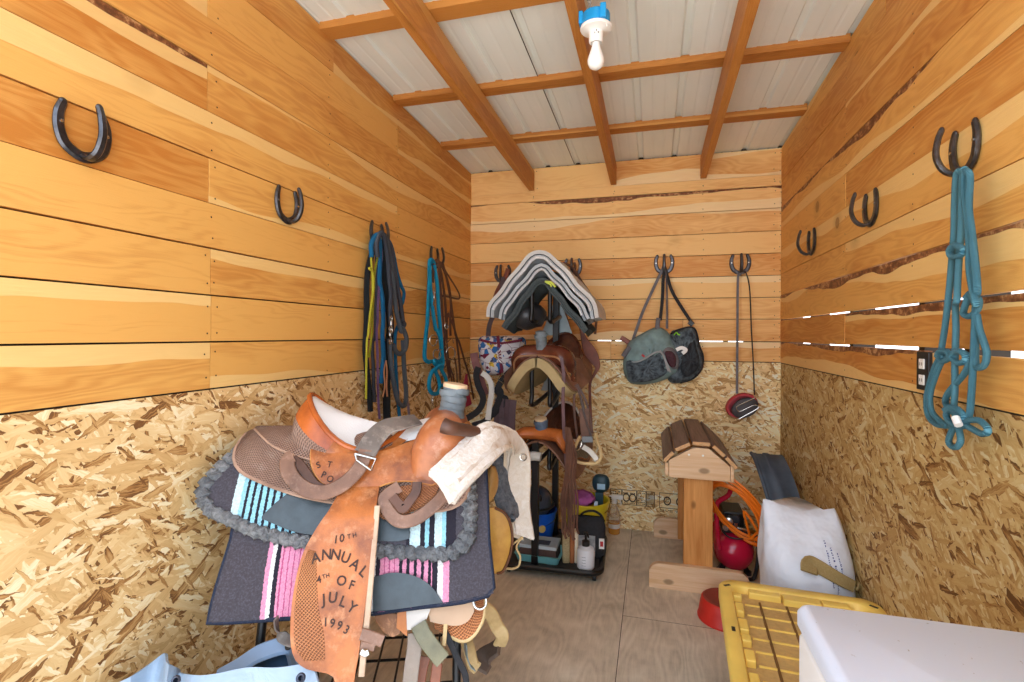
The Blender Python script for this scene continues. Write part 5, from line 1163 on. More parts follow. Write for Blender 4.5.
# fleece-lined band draped over the front of the saddle
E1 = [(-0.613, 1.356, 1.004), (-0.590, 1.414, 1.032), (-0.569, 1.503, 1.064), (-0.539, 1.594, 1.104), (-0.511, 1.664, 1.086), (-0.482, 1.755, 1.051), (-0.459, 1.824, 1.002), (-0.452, 1.867, 0.944), (-0.452, 1.877, 0.855), (-0.454, 1.877, 0.755), (-0.437, 1.882, 0.635)]
E2 = [(-0.535, 1.326, 0.938), (-0.519, 1.371, 0.967), (-0.502, 1.438, 0.990), (-0.483, 1.527, 1.015), (-0.479, 1.611, 1.023), (-0.486, 1.713, 1.010), (-0.506, 1.790, 0.970), (-0.522, 1.827, 0.904), (-0.520, 1.838, 0.827), (-0.510, 1.841, 0.754), (-0.494, 1.845, 0.664)]
E1, E2 = resamp(catmull(E1, 5), 40), resamp(catmull(E2, 5), 40)
G = [[a.lerp(b, j/8)+V((0, 0, .012*math.sin(j/8*PI)*(1 if i < 20 else 0)+.0008*math.sin(i*1.9+j*2.3))) for j in range(9)] for i, (a, b) in enumerate(zip(E1, E2))]
t = thing('fleece_girth', 'white fleece-lined band draped over the fork of the roping saddle', 'fleece girth', E1[20])
mb = MB(); mb.slab(G, .018); mb.tube([r[0] for r in G], .010, 8, 1); mb.tube([r[8] for r in G], .010, 8, 1); mb.tube(G[0], .011, 8, 1); mb.build('fleece', FLEECE, t)
STN, nt, b = newmat('stained suede', .9, 0, .1); co = objco(nt)
setc(nt, b, ramp(nt, noise(nt, co, 11., 4., .6), [(.34, srgb(158, 118, 84)), (.48, srgb(206, 190, 174)), (.62, srgb(224, 216, 208))])); bump(nt, b, noise(nt, co, 140., 2.), .001)
nG = lambda i: (G[i+1][4]-G[i-1][4]).cross(G[i][8]-G[i][0]).normalized()
gs = 1 if nG(6).dot(V((0, -.6, .8))) > 0 else -1
mb = MB(); mb.slab([[G[i][0].lerp(G[i][8], .14+.72*j/6)+nG(i)*(gs*(.006 if gs > 0 else .024)) for j in range(7)] for i in range(2, 24)][::gs], .008); mb.build('suede_face', STN, t)
SUED = m_plain('tan suede backing', srgb(206, 190, 168), .85, 0, .08, 8)
mb = MB(); mb.slab([[r[1].lerp(r[7], j/4)+(V((-.02, -.02, -.004))) for j in range(5)] for r in G[22:]], .004); mb.build('suede_backing', SUED, t)
mb = MB(); ring(mb, [(-0.456, 1.814, 0.956)][0], .012, .003, (0, 1, 0)); mb.build('dee_ring', CHROME, t)
# ---------------------------------------------------------------- front rack, lower saddle, things below
t = thing('saddle_rack', 'black steel tube rack by the left wall carrying the roping saddle', 'saddle rack', F0.P(0, 0, -1.03))
for u in (-.30, .27):
    for g in (1, -1):
        mb = MB(); mb.tube([F0.P(u, g*.02, -.06), F0.P(u, g*.17, -.36), F0.P(u, g*.36, -1.02)], .013, 10, 6); mb.build('leg', STEELB, t)
for w, v in ((-.05, .035), (-.05, -.035), (-.42, .10), (-.42, -.10)):
    mb = MB(); mb.tube([F0.P(-.36, v, w), F0.P(.36, v, w)], .012, 10, 1); mb.build('rail', STEELB, t)
mb = MB()
for k in range(9): mb.tube([F0.P(-.30+.57*k/8, -.28, -.82), F0.P(-.30+.57*k/8, .28, -.82)], .004, 6, 1)
for k in range(5): mb.tube([F0.P(-.30, -.28+.14*k, -.826), F0.P(.27, -.28+.14*k, -.826)], .005, 6, 1)
tag(mb.build('wire_shelf', STEELB, t))
# lower saddle peeping out under the striped pad
F1 = F0
t = thing('lower_saddle', 'tan tooled saddle under the pink striped pad, only its lower edge showing', 'saddle', F0.P(.1, 0, -.6), 'western saddles on the racks')
TANT = m_leather('tan tooled leather', srgb(216, 158, 112), srgb(172, 112, 72), .5, 'flower', None, 1.3)
ORT = m_leather('orange tooled leather', srgb(214, 140, 88), srgb(184, 112, 66), .5, 'basket', None, 2.6)
TSU = m_plain('tan suede flap', srgb(196, 164, 136), .85, 0, .1, 10)
GRS = m_plain('cream grey leather', srgb(206, 198, 190), .6, 0, .1, 12)
OLI = m_leather('olive latigo strap', srgb(132, 128, 100), srgb(96, 92, 72), .5)
GSU = m_plain('grey suede strap', srgb(158, 144, 132), .9, 0, .1, 20, .2, .002, 90)
def pp(nm, A, B, off, th, mat, par=t):
    mb = MB(); patch(mb, F0, A, B, off, th, 20, 7); return mb.build(nm, mat, par)
T6 = '350,580,5.69'
pp('skirt', [(0.032, 0.532), (0.062, 0.531), (0.103, 0.536)], [(0.038, 0.552), (0.060, 0.578), (0.086, 0.593), (0.108, 0.586)], -.034, .008, TANT)
pp('rigging', [(0.099, 0.530), (0.128, 0.527)], [(0.098, 0.569), (0.129, 0.592)], -.024, .008, m_leather('amber strap leather', srgb(214, 134, 58), srgb(176, 98, 38), .4))
pp('skirt_flap', [(0.124, 0.516), (0.164, 0.517), (0.196, 0.519)], [(0.129, 0.575), (0.156, 0.572), (0.180, 0.557)], -.016, .008, GRS)
pp('jockey_flap', [(0.184, 0.515), (0.245, 0.508), (0.320, 0.501)], [(0.193, 0.558), (0.226, 0.566), (0.271, 0.572), (0.302, 0.562), (0.320, 0.538)], -.026, .007, TSU)
sk = pp('rear_skirt', [(0.203, 0.522), (0.276, 0.511), (0.354, 0.502)], [(0.205, 0.579), (0.251, 0.603), (0.287, 0.616), (0.317, 0.605), (0.341, 0.575), (0.351, 0.548)], -.046, .009, ORT)
mb = MB(); edging(mb, F0, [(0.251, 0.603), (0.287, 0.616), (0.317, 0.605), (0.341, 0.575), (0.351, 0.548), (0.354, 0.509)], -.04, .005); mb.build('skirt_edge', HIDE, sk)
mb = MB(); c = F0.S(*[(0.337, 0.511)][0], -.01); ring(mb, c, .019, .004, F0.nrm(0, .5)); mb.build('rigging_ring', CHROME, t)
mb = MB(); strapS(mb, F0, [(0.161, 0.560), (0.177, 0.588), (0.203, 0.620), (0.232, 0.653)], [-.004, .004, .004, 0], .046, .006); mb.build('latigo', OLI, t)
mb = MB(); strapS(mb, F0, [(0.150, 0.587), (0.150, 0.623), (0.145, 0.662), (0.140, 0.709), (0.136, 0.750)], -.03, .042, .006); mb.build('cinch_strap', GSU, t)
mb = MB(); strapS(mb, F0, [(0.238, 0.566), (0.236, 0.592), (0.233, 0.621)], -.02, .012, .003); mb.build('saddle_string', HIDE, t)
mb = MB(); strapS(mb, F0, [(0.236, 0.587), (0.267, 0.646), (0.292, 0.691), (0.299, 0.725)], -.03, .018, .004); mb.build('flank_billet', BLACKN, t)
mb = MB(); strapS(mb, F0, [(0.180, 0.656), (0.171, 0.690), (0.165, 0.726)], -.07, .03, .006); strapS(mb, F0, [(0.215, 0.672), (0.211, 0.701), (0.207, 0.737)], -.06, .03, .006); mb.build('fender_strap', m_leather('red brown strap', srgb(158, 96, 68), srgb(110, 62, 44), .5), t)
P = [(-0.546, 1.530, 0.555), (-0.516, 1.600, 0.495), (-0.503, 1.646, 0.426), (-0.484, 1.651, 0.391), (-0.499, 1.667, 0.349), (-0.552, 1.674, 0.294), (-0.564, 1.629, 0.281), (-0.579, 1.625, 0.296), (-0.590, 1.621, 0.343), (-0.585, 1.581, 0.399), (-0.570, 1.565, 0.437), (-0.535, 1.533, 0.466)]
mb = MB(); mb.ribbon(P[:5], .045, .012, (.5, -.9, .2), 5); mb.ribbon(P[6:11], .04, .012, (.7, -.9, 0), 5); st = mb.build('stirrup', HIDE, t)
mb = MB(); mb.ribbon([P[4], P[5], P[6]], .075, .014, (.2, -.3, .9), 5); mb.build('stirrup_tread', m_plain('dark tread leather', srgb(104, 88, 78), .7, 0, .2, 30), st)
mb = MB(); mb.ribbon([(-0.584, 1.561, 0.411), (-0.580, 1.562, 0.368), (-0.569, 1.565, 0.334), (-0.556, 1.569, 0.320)], .05, .004, (-.8, -.5, 0), 5); mb.build('stirrup_lining', m_plain('grey blue rawhide', srgb(150, 166, 172), .6), st)
# gold fender and fleece at the right end, behind the draped band
GOLD = m_leather('yellow latigo leather', srgb(220, 168, 76), srgb(188, 130, 52), .5)
def plate(mb, outline, th, mid=.012):
    """closed outline (world points) as a slightly domed plate"""
    P = catmull(outline, 4, True); c = sum(P, V())/len(P); n = (P[0]-c).cross(P[len(P)//4]-c).normalized()
    cam_ = V((0, 0, 1.4))-c
    if n.dot(cam_) < 0: n = -n
    G = [[c.lerp(p, s)+n*(mid*(1-s*s)) for p in P] for s in (.02, .35, .65, .88, 1)]
    mb.grid(G, cv=True); mb.grid([[q-n*th for q in r] for r in G][::-1], cv=True); mb.grid([G[-1], [q-n*th for q in G[-1]]], cv=True); return mb
mb = MB(); plate(mb, [(-0.574, 1.740, 0.773), (-0.544, 1.748, 0.784), (-0.509, 1.758, 0.765), (-0.489, 1.763, 0.726), (-0.483, 1.765, 0.671), (-0.490, 1.763, 0.616), (-0.512, 1.757, 0.561), (-0.535, 1.751, 0.549), (-0.561, 1.743, 0.561), (-0.569, 1.741, 0.631), (-0.574, 1.740, 0.710)], .012); f = mb.build('fender', GOLD, t)
mb = MB(); Q = [(-0.542, 1.744, 0.786), (-0.508, 1.753, 0.767), (-0.488, 1.759, 0.728), (-0.481, 1.760, 0.673), (-0.489, 1.758, 0.618), (-0.511, 1.752, 0.563), (-0.533, 1.746, 0.551)]; mb.tube(Q, .005, 7); mb.build('fender_edge', m_leather('dark fender edge', srgb(120, 70, 36), None, .5), f)
mb = MB(); plate(mb, [(-0.569, 1.710, 0.906), (-0.550, 1.715, 0.936), (-0.532, 1.721, 0.930), (-0.523, 1.723, 0.891), (-0.528, 1.722, 0.853), (-0.546, 1.717, 0.818), (-0.565, 1.711, 0.814), (-0.571, 1.710, 0.860)], .02, .03); mb.build('swell', m_leather('gold tan fork cover', srgb(196, 152, 86), srgb(150, 108, 56), .5), t)
mb = MB(); G0 = resamp(catmull([(-0.561, 1.775, 0.946), (-0.565, 1.774, 0.890), (-0.561, 1.775, 0.834), (-0.549, 1.778, 0.786), (-0.522, 1.786, 0.747), (-0.483, 1.796, 0.731)], 5), 18); G1 = resamp(catmull([(-0.518, 1.828, 0.969), (-0.514, 1.829, 0.920), (-0.508, 1.831, 0.871), (-0.498, 1.834, 0.814), (-0.482, 1.838, 0.773), (-0.476, 1.840, 0.733)], 5), 18)
mb.slab([[a.lerp(b_, j/5)+V((0, -.02*math.sin(j/5*PI), .004*math.sin(i*2.1+j*3))) for j in range(6)] for i, (a, b_) in enumerate(zip(G0, G1))], .02); mb.build('fleece_lining', m_fleece('dark grey fleece', srgb(128, 132, 138), srgb(72, 76, 84), 70), t)
mb = MB(); mb.tube([(-0.505, 1.832, 0.622), (-0.464, 1.843, 0.653), (-0.479, 1.839, 0.634), (-0.486, 1.837, 0.611), (-0.473, 1.841, 0.581), (-0.478, 1.839, 0.546), (-0.500, 1.833, 0.535), (-0.522, 1.827, 0.536)], .004, 6); mb.build('saddle_string', HIDE, t)
# pale tarp bag and blue frame in the near left corner
def m_tarp():
    m, nt, b = newmat('pale blue tarp', .4, 0, .4); co = objco(nt); n = noise(nt, co, 5., 4.)
    setc(nt, b, ramp(nt, n, [(.3, srgb(132, 154, 178)), (.7, srgb(166, 186, 206))])); bump(nt, b, noise(nt, co, 9., 4., .6, .8), .02, .6); return m
TARP = m_tarp()
top = resamp(catmull([(-1.329, 0.982, 0.502), (-1.272, 0.997, 0.531), (-1.267, 1.040, 0.533), (-1.244, 1.068, 0.547), (-1.176, 1.024, 0.562), (-1.184, 1.053, 0.519), (-1.143, 1.033, 0.534), (-1.043, 1.061, 0.540), (-0.981, 1.098, 0.539), (-0.912, 1.138, 0.533), (-0.868, 1.150, 0.532), (-0.836, 1.139, 0.530), (-0.809, 1.125, 0.505), (-0.804, 1.127, 0.470)], 4), 46)
back = [p+V((-.05, .10, -.05)) for p in top]
G = []
fw = V((.16, -.30, 0))
for k in range(9):
    q = k/8; G.append([V((p.x, p.y, 0))+fw*(.55*math.sin(q*PI/2)+.02*math.sin(i*.6+k))*(1-.25*q)+V((0, 0, p.z*(1-q)+.004-.03*math.sin(q*PI)*math.sin(i*.45))) for i, p in enumerate(top)])
mb = MB(); mb.slab(G[::-1], .006)
t = thing('tarp', 'pale blue folded tarp with dark eyelets in the near left corner', 'tarp', (top[20].x, top[20].y, 0))
mb.build('sheet', TARP, t)
for a, b_ in ((290, 412), (560, 430)):
    c = V([(-1.128, 0.998, 0.547)][0]) if a == 290 else V([(-0.824, 1.069, 0.563)][0])
    mb = MB(); mb.lathe([(.012, .004), (.009, .007), (.006, .006), (.005, -.01), (0, -.01)], c, 18, (.2, -.8, .55)); mb.build('eyelet', m_plain('dark eyelet', srgb(70, 76, 92), .4, .6) if a == 290 else bpy.data.materials['dark eyelet'], t)
t = thing('stool_frame', 'blue grey plastic frame with a bolt hole behind the pale tarp', 'frame', [(-1.056, 1.182, 0.469)][0])
BGP = m_plain('blue grey plastic', srgb(136, 160, 190), .35, 0, .08)
mb = MB(); mb.ribbon([(-1.160, 1.153, 0.447), (-1.108, 1.167, 0.477), (-1.061, 1.180, 0.510), (-1.019, 1.192, 0.529), (-0.978, 1.203, 0.541), (-0.959, 1.208, 0.536), (-0.969, 1.237, 0.483), (-0.955, 1.240, 0.439)], .05, .014, [(.1, -.6, .8)]*5+[(.5, -.5, .6), (.8, -.4, .2), (.8, -.4, 0)], 6); mb.build('frame_bar', BGP, t)
mb = MB(); mb.ribbon([(-1.160, 1.194, 0.409), (-1.096, 1.212, 0.449), (-1.032, 1.230, 0.477), (-0.978, 1.245, 0.488)], .06, .01, (.1, -.7, .6), 5); mb.build('webbing', m_plain('dark blue webbing', srgb(40, 76, 110), .7, 0, .2, 20), t)
mb = MB(); mb.lathe([(0, .004), (.009, .003), (.010, 0)][::-1], [(-0.954, 1.184, 0.551)][0], 14, (.1, -.6, .8)); mb.build('bolt', BLACKP, t)
mb = MB(); mb.ribbon([(-0.991, 1.179, 0.625), (-0.988, 1.180, 0.597), (-0.971, 1.184, 0.573), (-0.945, 1.192, 0.560), (-0.918, 1.199, 0.563)], .03, .005, [(-.9, -.3, 0), (-.8, -.4, .2), (-.2, -.5, .8), (0, -.5, .9), (0, -.5, .9)], 6)
tag(mb.build('hanging_strap', GREYL), 'grey leather strap loop hanging behind the stamped fender', 'strap')

# ---------------------------------------------------------------- back rack
RX = -.645
t = thing('rolling_saddle_rack', 'tall black steel saddle rack with a floor tray at the back wall', 'saddle rack', (RX, 3.2, 0))
mb = MB(); trx = [(-.86, 2.86), (-.29, 2.93), (-.30, 3.48), (-.88, 3.46)]
tr = rrect(.29, .295, .07); trm = Matrix.Translation((-.58, 3.185, 0)) @ Matrix.Rotation(.045, 4, 'Z')
mb = MB(); mb.T = trm; mb.grid([[(x, y, z) for x, y in rrect(.29+e, .295+e, .07)] for e, z in ((-.02, .046), (0, .046), (0, .056), (-.02, .056))], cv=True)
P = rrect(.272, .277, .06); mb.add([(x, y, .0465) for x, y in P], [tuple(range(len(P)))]); mb.add([(x, y, .0555) for x, y in P], [tuple(range(len(P)))])
mb.build('tray', m_plain('black tray', srgb(52, 50, 50), .6, 0, .3, 40), t)
mb = MB(); mb.T = trm; mb.tube([(x, y, .058) for x, y in rrect(.288, .293, .07)], .017, 8, 1, True); mb.build('tray_rim', STEELB, t)
for x, y in ((-.25, -.25), (.25, -.25), (-.25, .25), (.25, .25)):
    mb = MB(); mb.T = trm; mb.lathe([(0, -.011), (.02, -.011), (.022, -.006), (.022, .006), (.02, .011), (0, .011)], (x, y, .0225), 16, (1, 0, 0)); mb.bar((x, y, .03), (x, y, .05), .03, .03, (1, 0, 0)); mb.build('caster', BLACKP, t)
px2 = [(-0.635, 3.420, 1.301)][0][0]
for nm, x, y, z1 in (('front_post', -.668, 2.955, .80), ('rear_post', px2, 3.42, 1.74)):
    mb = MB(); mb.bar((x, y, .05), (x, y, z1), .04, .04, (0, 1, 0)); mb.build(nm, STEELB, t, smooth=False, bevel=.004)
mb = MB(); mb.bar((-.668, 2.955, .78), (px2, 3.42, .78), .036, .036); mb.build('brace', STEELB, t, smooth=False, bevel=.003)
for z, y0, zd in ((.72, 2.98, .11), (1.20, 2.99, .22), (1.70, 2.98, .22)):
    for s in (-1, 1):
        mb = MB(); x = RX+.055*s; xr = px2+.03*s; mb.tube([(xr, 3.44, z), (x, 3.2, z), (x, y0+.03, z), (x, y0, z-.02), (x, y0, z-zd*.7), (x, y0+.03, z-zd), (xr, 3.40, z-zd*.8)], .0135, 10, 5); mb.build('arm', STEELB, t)
GUS = m_plain('pale grey gusset plate', srgb(168, 184, 190), .5, .2, .08)
for z in (1.40, 1.02):
    mb = MB(); mb.prism([(-.11, 0), (.11, 0), (.03, .21), (-.03, .21)], .006, Matrix.Translation((px2, 3.46, z)) @ Matrix.Rotation(PI/2, 4, 'X')); mb.build('gusset_plate', GUS, t, smooth=False)

# folded saddle pads on the top arms
def arch_pad(name, label, prof, th, y0, y1, mat, lining, edge, band=None):
    P = resamp(catmull(prof, 6), 44); P = [V((p.x, 0, p.z)) for p in P]; n = len(P)
    nr = []
    for i in range(n):
        d = (P[min(i+1, n-1)]-P[max(i-1, 0)]).normalized(); nr.append(V((-d.z, 0, d.x)))
    if nr[n//2].z < 0: nr = [-q for q in nr]
    c = sum(P, V())/n; t = thing(name, label, 'saddle pad', (c.x, (y0+y1)/2, min(p.z for p in P)), 'saddle pads stacked on the tall rack'); m = 22
    def layer(a, b_, mt, nm, ins=0.):
        out = []; inn = []
        for k in range(m+1):
            q = k/m; y = y0+ins+(y1-y0-2*ins)*q; dip = -.035*math.sin(q*PI)**2; sh = -.02*q
            w = [.004*math.sin(i*.7+k*.5) for i in range(n)]
            out.append([p+nr[i]*(b_+w[i])+V((0, y, dip*max(0, nr[i].z))) for i, p in enumerate(P)]); inn.append([p+nr[i]*(a+w[i])+V((0, y, dip*max(0, nr[i].z))) for i, p in enumerate(P)])
        mb = MB(); mb.grid(out); mb.grid([r[::-1] for r in inn])
        for e in (0, -1): mb.grid([[out[e][i], inn[e][i]] for i in range(n)]); mb.grid([[out[k][e], inn[k][e]] for k in range(m+1)])
        mb.build(nm, mt, t, ang=60)
        return out, inn
    o, i_ = layer(th*.45, th, mat, 'shell'); o2, i2 = layer(0, th*.45, lining, 'lining', .004)
    mb = MB(); mb.tube(i_[0], .003, 7, 1); mb.build('binding', edge, t)
    mb = MB(); mb.tube([a.lerp(b_, .8) for a, b_ in zip(i_[0], i2[0])][2:-2], th*.2, 8, 1); mb.build('fleece_edge', band or lining, t)
    return t
GF1 = m_felt('light grey felt', srgb(196, 194, 190), srgb(226, 224, 220)); GF2L = m_felt('pale grey felt', srgb(176, 182, 186), srgb(206, 210, 214)); GF2 = m_felt('blue grey felt', srgb(132, 142, 148), srgb(164, 172, 178)); GF3 = m_felt('charcoal felt', srgb(70, 78, 80), srgb(116, 122, 122))
WF = m_fleece('white fleece edge', srgb(236, 236, 236), srgb(206, 208, 212), 80); BND = m_plain('black binding', srgb(40, 44, 50), .6, 0, .15)
arch_pad('folded_saddle_pad', 'top light grey pad of the three saddle pads on the tall rack', [(-0.924, 2.930, 1.506), (-0.910, 2.930, 1.572), (-0.822, 2.930, 1.679), (-0.729, 2.930, 1.796), (-0.683, 2.930, 1.840), (-0.645, 2.930, 1.850), (-0.604, 2.930, 1.839), (-0.554, 2.930, 1.791), (-0.464, 2.930, 1.688), (-0.392, 2.930, 1.607), (-0.356, 2.930, 1.559), (-0.340, 2.930, 1.495)], .046, 2.93, 3.36, GF1, GF2L, BND, WF)
arch_pad('folded_saddle_pad', 'middle blue grey pad with a white fleece edge on the tall rack', [(-0.860, 2.945, 1.489), (-0.835, 2.945, 1.572), (-0.758, 2.945, 1.662), (-0.686, 2.945, 1.747), (-0.644, 2.945, 1.779), (-0.615, 2.945, 1.774), (-0.557, 2.945, 1.708), (-0.491, 2.945, 1.638), (-0.426, 2.945, 1.560), (-0.381, 2.945, 1.484)], .038, 2.945, 3.35, GF2L, GF2, BND, WF)
arch_pad('folded_saddle_pad', 'lowest charcoal pad of the three saddle pads on the tall rack', [(-0.855, 2.960, 1.431), (-0.799, 2.960, 1.506), (-0.727, 2.960, 1.613), (-0.676, 2.960, 1.679), (-0.643, 2.960, 1.699), (-0.609, 2.960, 1.690), (-0.559, 2.960, 1.623), (-0.493, 2.960, 1.541), (-0.427, 2.960, 1.464), (-0.385, 2.960, 1.416)], .036, 2.96, 3.34, GF3, GF3, GF3, GF3)
mb = MB(); mb.tube([(-0.612, 2.935, 1.714), (-0.579, 2.935, 1.709), (-0.563, 2.935, 1.695), (-0.550, 2.935, 1.681)], .006, 6); mb.tube([(-0.604, 2.935, 1.708), (-0.581, 2.935, 1.697), (-0.573, 2.935, 1.683)], .005, 6)
tag(mb.build('lime_tie', m_plain('lime tie', srgb(206, 220, 90), .7)), 'small lime green tie on the charcoal saddle pad', 'tie')
# two saddles facing the camera
FB = Frame((RX+.035, 3.235, 1.236), -98, 58); FC = Frame((RX+.045, 3.20, .742), -98, 60)
BRN = m_leather('brown tooled leather', srgb(112, 66, 48), srgb(68, 38, 30), .32, 'flower', None, 1.1)
BRS = m_leather('dusty brown skirt leather', srgb(134, 96, 76), srgb(94, 64, 50), .55)
YSU = m_plain('yellow suede lining', srgb(180, 160, 116), .9, 0, .12, 14)
CHE = m_leather('polished chestnut leather', srgb(104, 54, 38), srgb(60, 30, 24), .2)
mB = dict(skirt=BRS, jockey=BRN, seatj=CHE, seat=CHE, cantle=BRN, fork=CHE, fender=BRS, hornm=TAPE, roll=CHE, edge2=m_leather('tan binding', srgb(176, 128, 88), None, .4), stir=HIDE)
tB = saddle(FB, 'upper_rack_saddle', 'dark brown tooled saddle with yellow suede lining under the folded pads', 'western saddles on the racks', mB, .52, horn=(.03, .03, .075), lining=YSU, tape=TAPE, cap=TAPE, off=.05, stirrup=(), skip=('fender',), rw=.16, rh=.12)
mb = MB(); plate(mb, [(-0.481, 3.000, 1.258), (-0.440, 3.150, 1.260), (-0.414, 3.200, 1.217), (-0.381, 3.200, 1.144), (-0.379, 3.150, 1.115), (-0.416, 3.100, 1.091), (-0.445, 3.050, 1.122), (-0.465, 3.000, 1.180)], .008, .006); mb.build('fender', BRS, tB)
mb = MB(); plate(mb, [(-0.907, 3.100, 1.138), (-0.881, 3.100, 1.180), (-0.834, 3.050, 1.225), (-0.787, 3.000, 1.236), (-0.811, 3.000, 1.156), (-0.836, 3.000, 1.091), (-0.898, 3.100, 1.063)], .008, .004); mb.build('fender', BRS, tB)
if '_f' in tB: del tB['_f']
ORF = m_leather('orange fork leather', srgb(190, 108, 52), srgb(138, 70, 36), .25)
mC = dict(skirt=BRS, jockey=BRN, seatj=BRN, seat=BRN, cantle=ROSE, fork=ORF, fender=BRN, hornm=m_plain('blue grey horn tape', srgb(84, 104, 124), .55, 0, .2), roll=m_plain('white seat edge', srgb(214, 210, 204), .6), edge2=ORF)
tC = saddle(FC, 'lower_rack_saddle', 'orange forked saddle with tooled cantle, lowest on the tall rack', 'western saddles on the racks', mC,   .50, horn=(.034, .03, .06), fk=(.034, .028), skip=('fender',), rw=.17, rh=.15, cap=m_plain('cream cap', srgb(214, 190, 150), .5), off=.05, tape=m_plain('blue horn wrap', srgb(78, 98, 120), .55, 0, .2))
if '_f' in tC: del tC['_f']
t = thing('hanging_stirrup', 'pale D-shaped rawhide stirrup hanging right of the lower rack saddle', 'stirrup', [(-0.365, 2.950, 0.663)][0])
mb = MB(); mb.tube([(-0.397, 2.900, 0.830), (-0.416, 2.900, 0.792), (-0.434, 2.900, 0.738), (-0.415, 2.900, 0.687), (-0.359, 2.900, 0.677), (-0.307, 2.900, 0.683), (-0.282, 2.900, 0.718), (-0.286, 2.900, 0.770), (-0.307, 2.900, 0.820), (-0.308, 2.900, 0.854)], .0095, 8, 6); mb.build('hoop', HIDE, t)
mb = MB(); mb.ribbon([(-0.383, 2.910, 0.769), (-0.346, 2.910, 0.748), (-0.320, 2.910, 0.721), (-0.301, 2.910, 0.692)], .03, .008, (-.4, -.6, .7), 5); mb.build('tread', m_plain('white stirrup tread', srgb(222, 220, 212), .7), t)
mb = MB(); mb.ribbon([(-0.387, 2.990, 0.975), (-0.383, 2.990, 0.891), (-0.375, 2.990, 0.822), (-0.371, 2.990, 0.791)], .06, .01, (0, -1, 0), 5); mb.build('stirrup_leather', BRS, t)
mb = MB(); mb.ribbon([(-0.396, 2.975, 0.797), (-0.335, 2.975, 0.800)], .035, .008, (0, -1, 0), 2); mb.build('keeper', m_plain('grey keeper', srgb(132, 138, 142), .5), t)
mb = MB(); mb.tube([(-0.711, 2.920, 0.686), (-0.669, 2.920, 0.695), (-0.628, 2.920, 0.692)], .026, 10); mb.build('arm_pad', m_plain('pale grey foam end', srgb(206, 206, 200), .7), [o for o in C.objects if o.name == 'rolling_saddle_rack'][0])
# leather strings hanging by the lower saddle
STR = m_leather('brown string leather', srgb(120, 82, 64), srgb(80, 52, 42), .6)
t = thing('string_bundle', 'bundle of long brown leather strings hanging right of the lower rack saddle', 'leather strings', [(-0.464, 2.860, 0.306)][0])
for k, (a, b_, c) in enumerate(((335, 318, 330), (342, 330, 325), (350, 340, 338), (356, 352, 350), (362, 366, 362), (368, 378, 372), (374, 388, 384), (345, 325, 345), (358, 360, 368), (350, 345, 356))):
    top = [(-0.470, 2.840, 0.890), (-0.457, 2.840, 0.890), (-0.445, 2.840, 0.891)][k % 3]; f = lambda x, y: V([(-0.920, 2.860, 0.785)][0])+(V([(-0.787, 2.860, 0.793)][0])-V([(-0.920, 2.860, 0.785)][0]))*(x/100)+(V([(-0.920, 2.860, 0.656)][0])-V([(-0.920, 2.860, 0.785)][0]))*(y/100)
    dy = V((0, -.012*(k % 3), 0)); mb = MB(); mb.tube([V(top)+dy, f(a+6, 60)+dy, f(a, 160)+dy, f(b_, 270)+dy, f(c, 370+(k*17) % 50)+dy, f(c+8, 400+(k*11) % 30)+dy], .0065, 7); mb.build('leather_string', STR, t)
# patterned nose bag and halter left of the rack
t = thing('nose_bag', 'white nose bag with blue and maroon pattern hanging left of the tall rack', 'bag', [(-1.072, 3.450, 1.124)][0])
def m_pattern():
    m, nt, b = newmat('patterned canvas', .8, 0, .2); uv = objco(nt)
    v = N(nt, 'TexVoronoi', None, Vector=uv, Scale=34.); s = N(nt, 'SeparateColor', None, Color=v.outputs[1])
    c = ramp(nt, s.outputs[0], [(0, srgb(222, 218, 220)), (.55, srgb(228, 224, 224)), (.58, srgb(56, 110, 170)), (.76, srgb(60, 120, 180)), (.78, srgb(226, 222, 222)), (.88, srgb(126, 44, 70)), (.93, srgb(70, 70, 90)), (.96, srgb(226, 190, 70))], 'CONSTANT')
    e = N(nt, 'TexVoronoi', {'feature': 'DISTANCE_TO_EDGE'}, Vector=uv, Scale=12.).outputs[0]
    setc(nt, b, mixc(nt, ramp(nt, e, [(.008, 1.), (.02, 0.)]), c, srgb(112, 36, 60))); return m
mb = MB(); mb.grid(pillow([(-1.190, 3.460, 1.379), (-1.076, 3.460, 1.390), (-0.882, 3.460, 1.384), (-0.867, 3.460, 1.301), (-0.881, 3.460, 1.168), (-0.991, 3.460, 1.126), (-1.132, 3.460, 1.119), (-1.172, 3.460, 1.175), (-1.192, 3.460, 1.270)], 3.50, .12, .006), cv=True); mb.build('body', m_pattern(), t)
MAR = m_plain('maroon webbing', srgb(116, 34, 58), .8, 0, .15, 40)
mb = MB(); mb.ribbon([(-1.033, 3.375, 1.396), (-1.022, 3.375, 1.289), (-1.001, 3.375, 1.145)], .022, .004, (0, -1, 0), 4); mb.ribbon([(-1.162, 3.380, 1.366), (-1.037, 3.380, 1.341), (-0.861, 3.380, 1.366)], .018, .004, (0, -1, 0), 4); mb.ribbon([(-1.161, 3.378, 1.257), (-1.036, 3.378, 1.241), (-0.860, 3.378, 1.258)], .014, .004, (0, -1, 0), 4); mb.build('webbing', MAR, t)
mb = MB(); mb.ribbon([(-1.133, 3.460, 1.372), (-1.126, 3.460, 1.447), (-1.105, 3.460, 1.514), (-1.049, 3.460, 1.622), (-1.022, 3.460, 1.809)], .034, .005, (.2, -1, 0), 5); mb.build('strap', m_leather('dark plum strap', srgb(84, 54, 52), srgb(56, 36, 36), .6), t)
t = thing('halter', 'black nylon halter with a nickel buckle hanging beside the nose bag', 'halter', [(-0.979, 3.300, 0.996)][0])
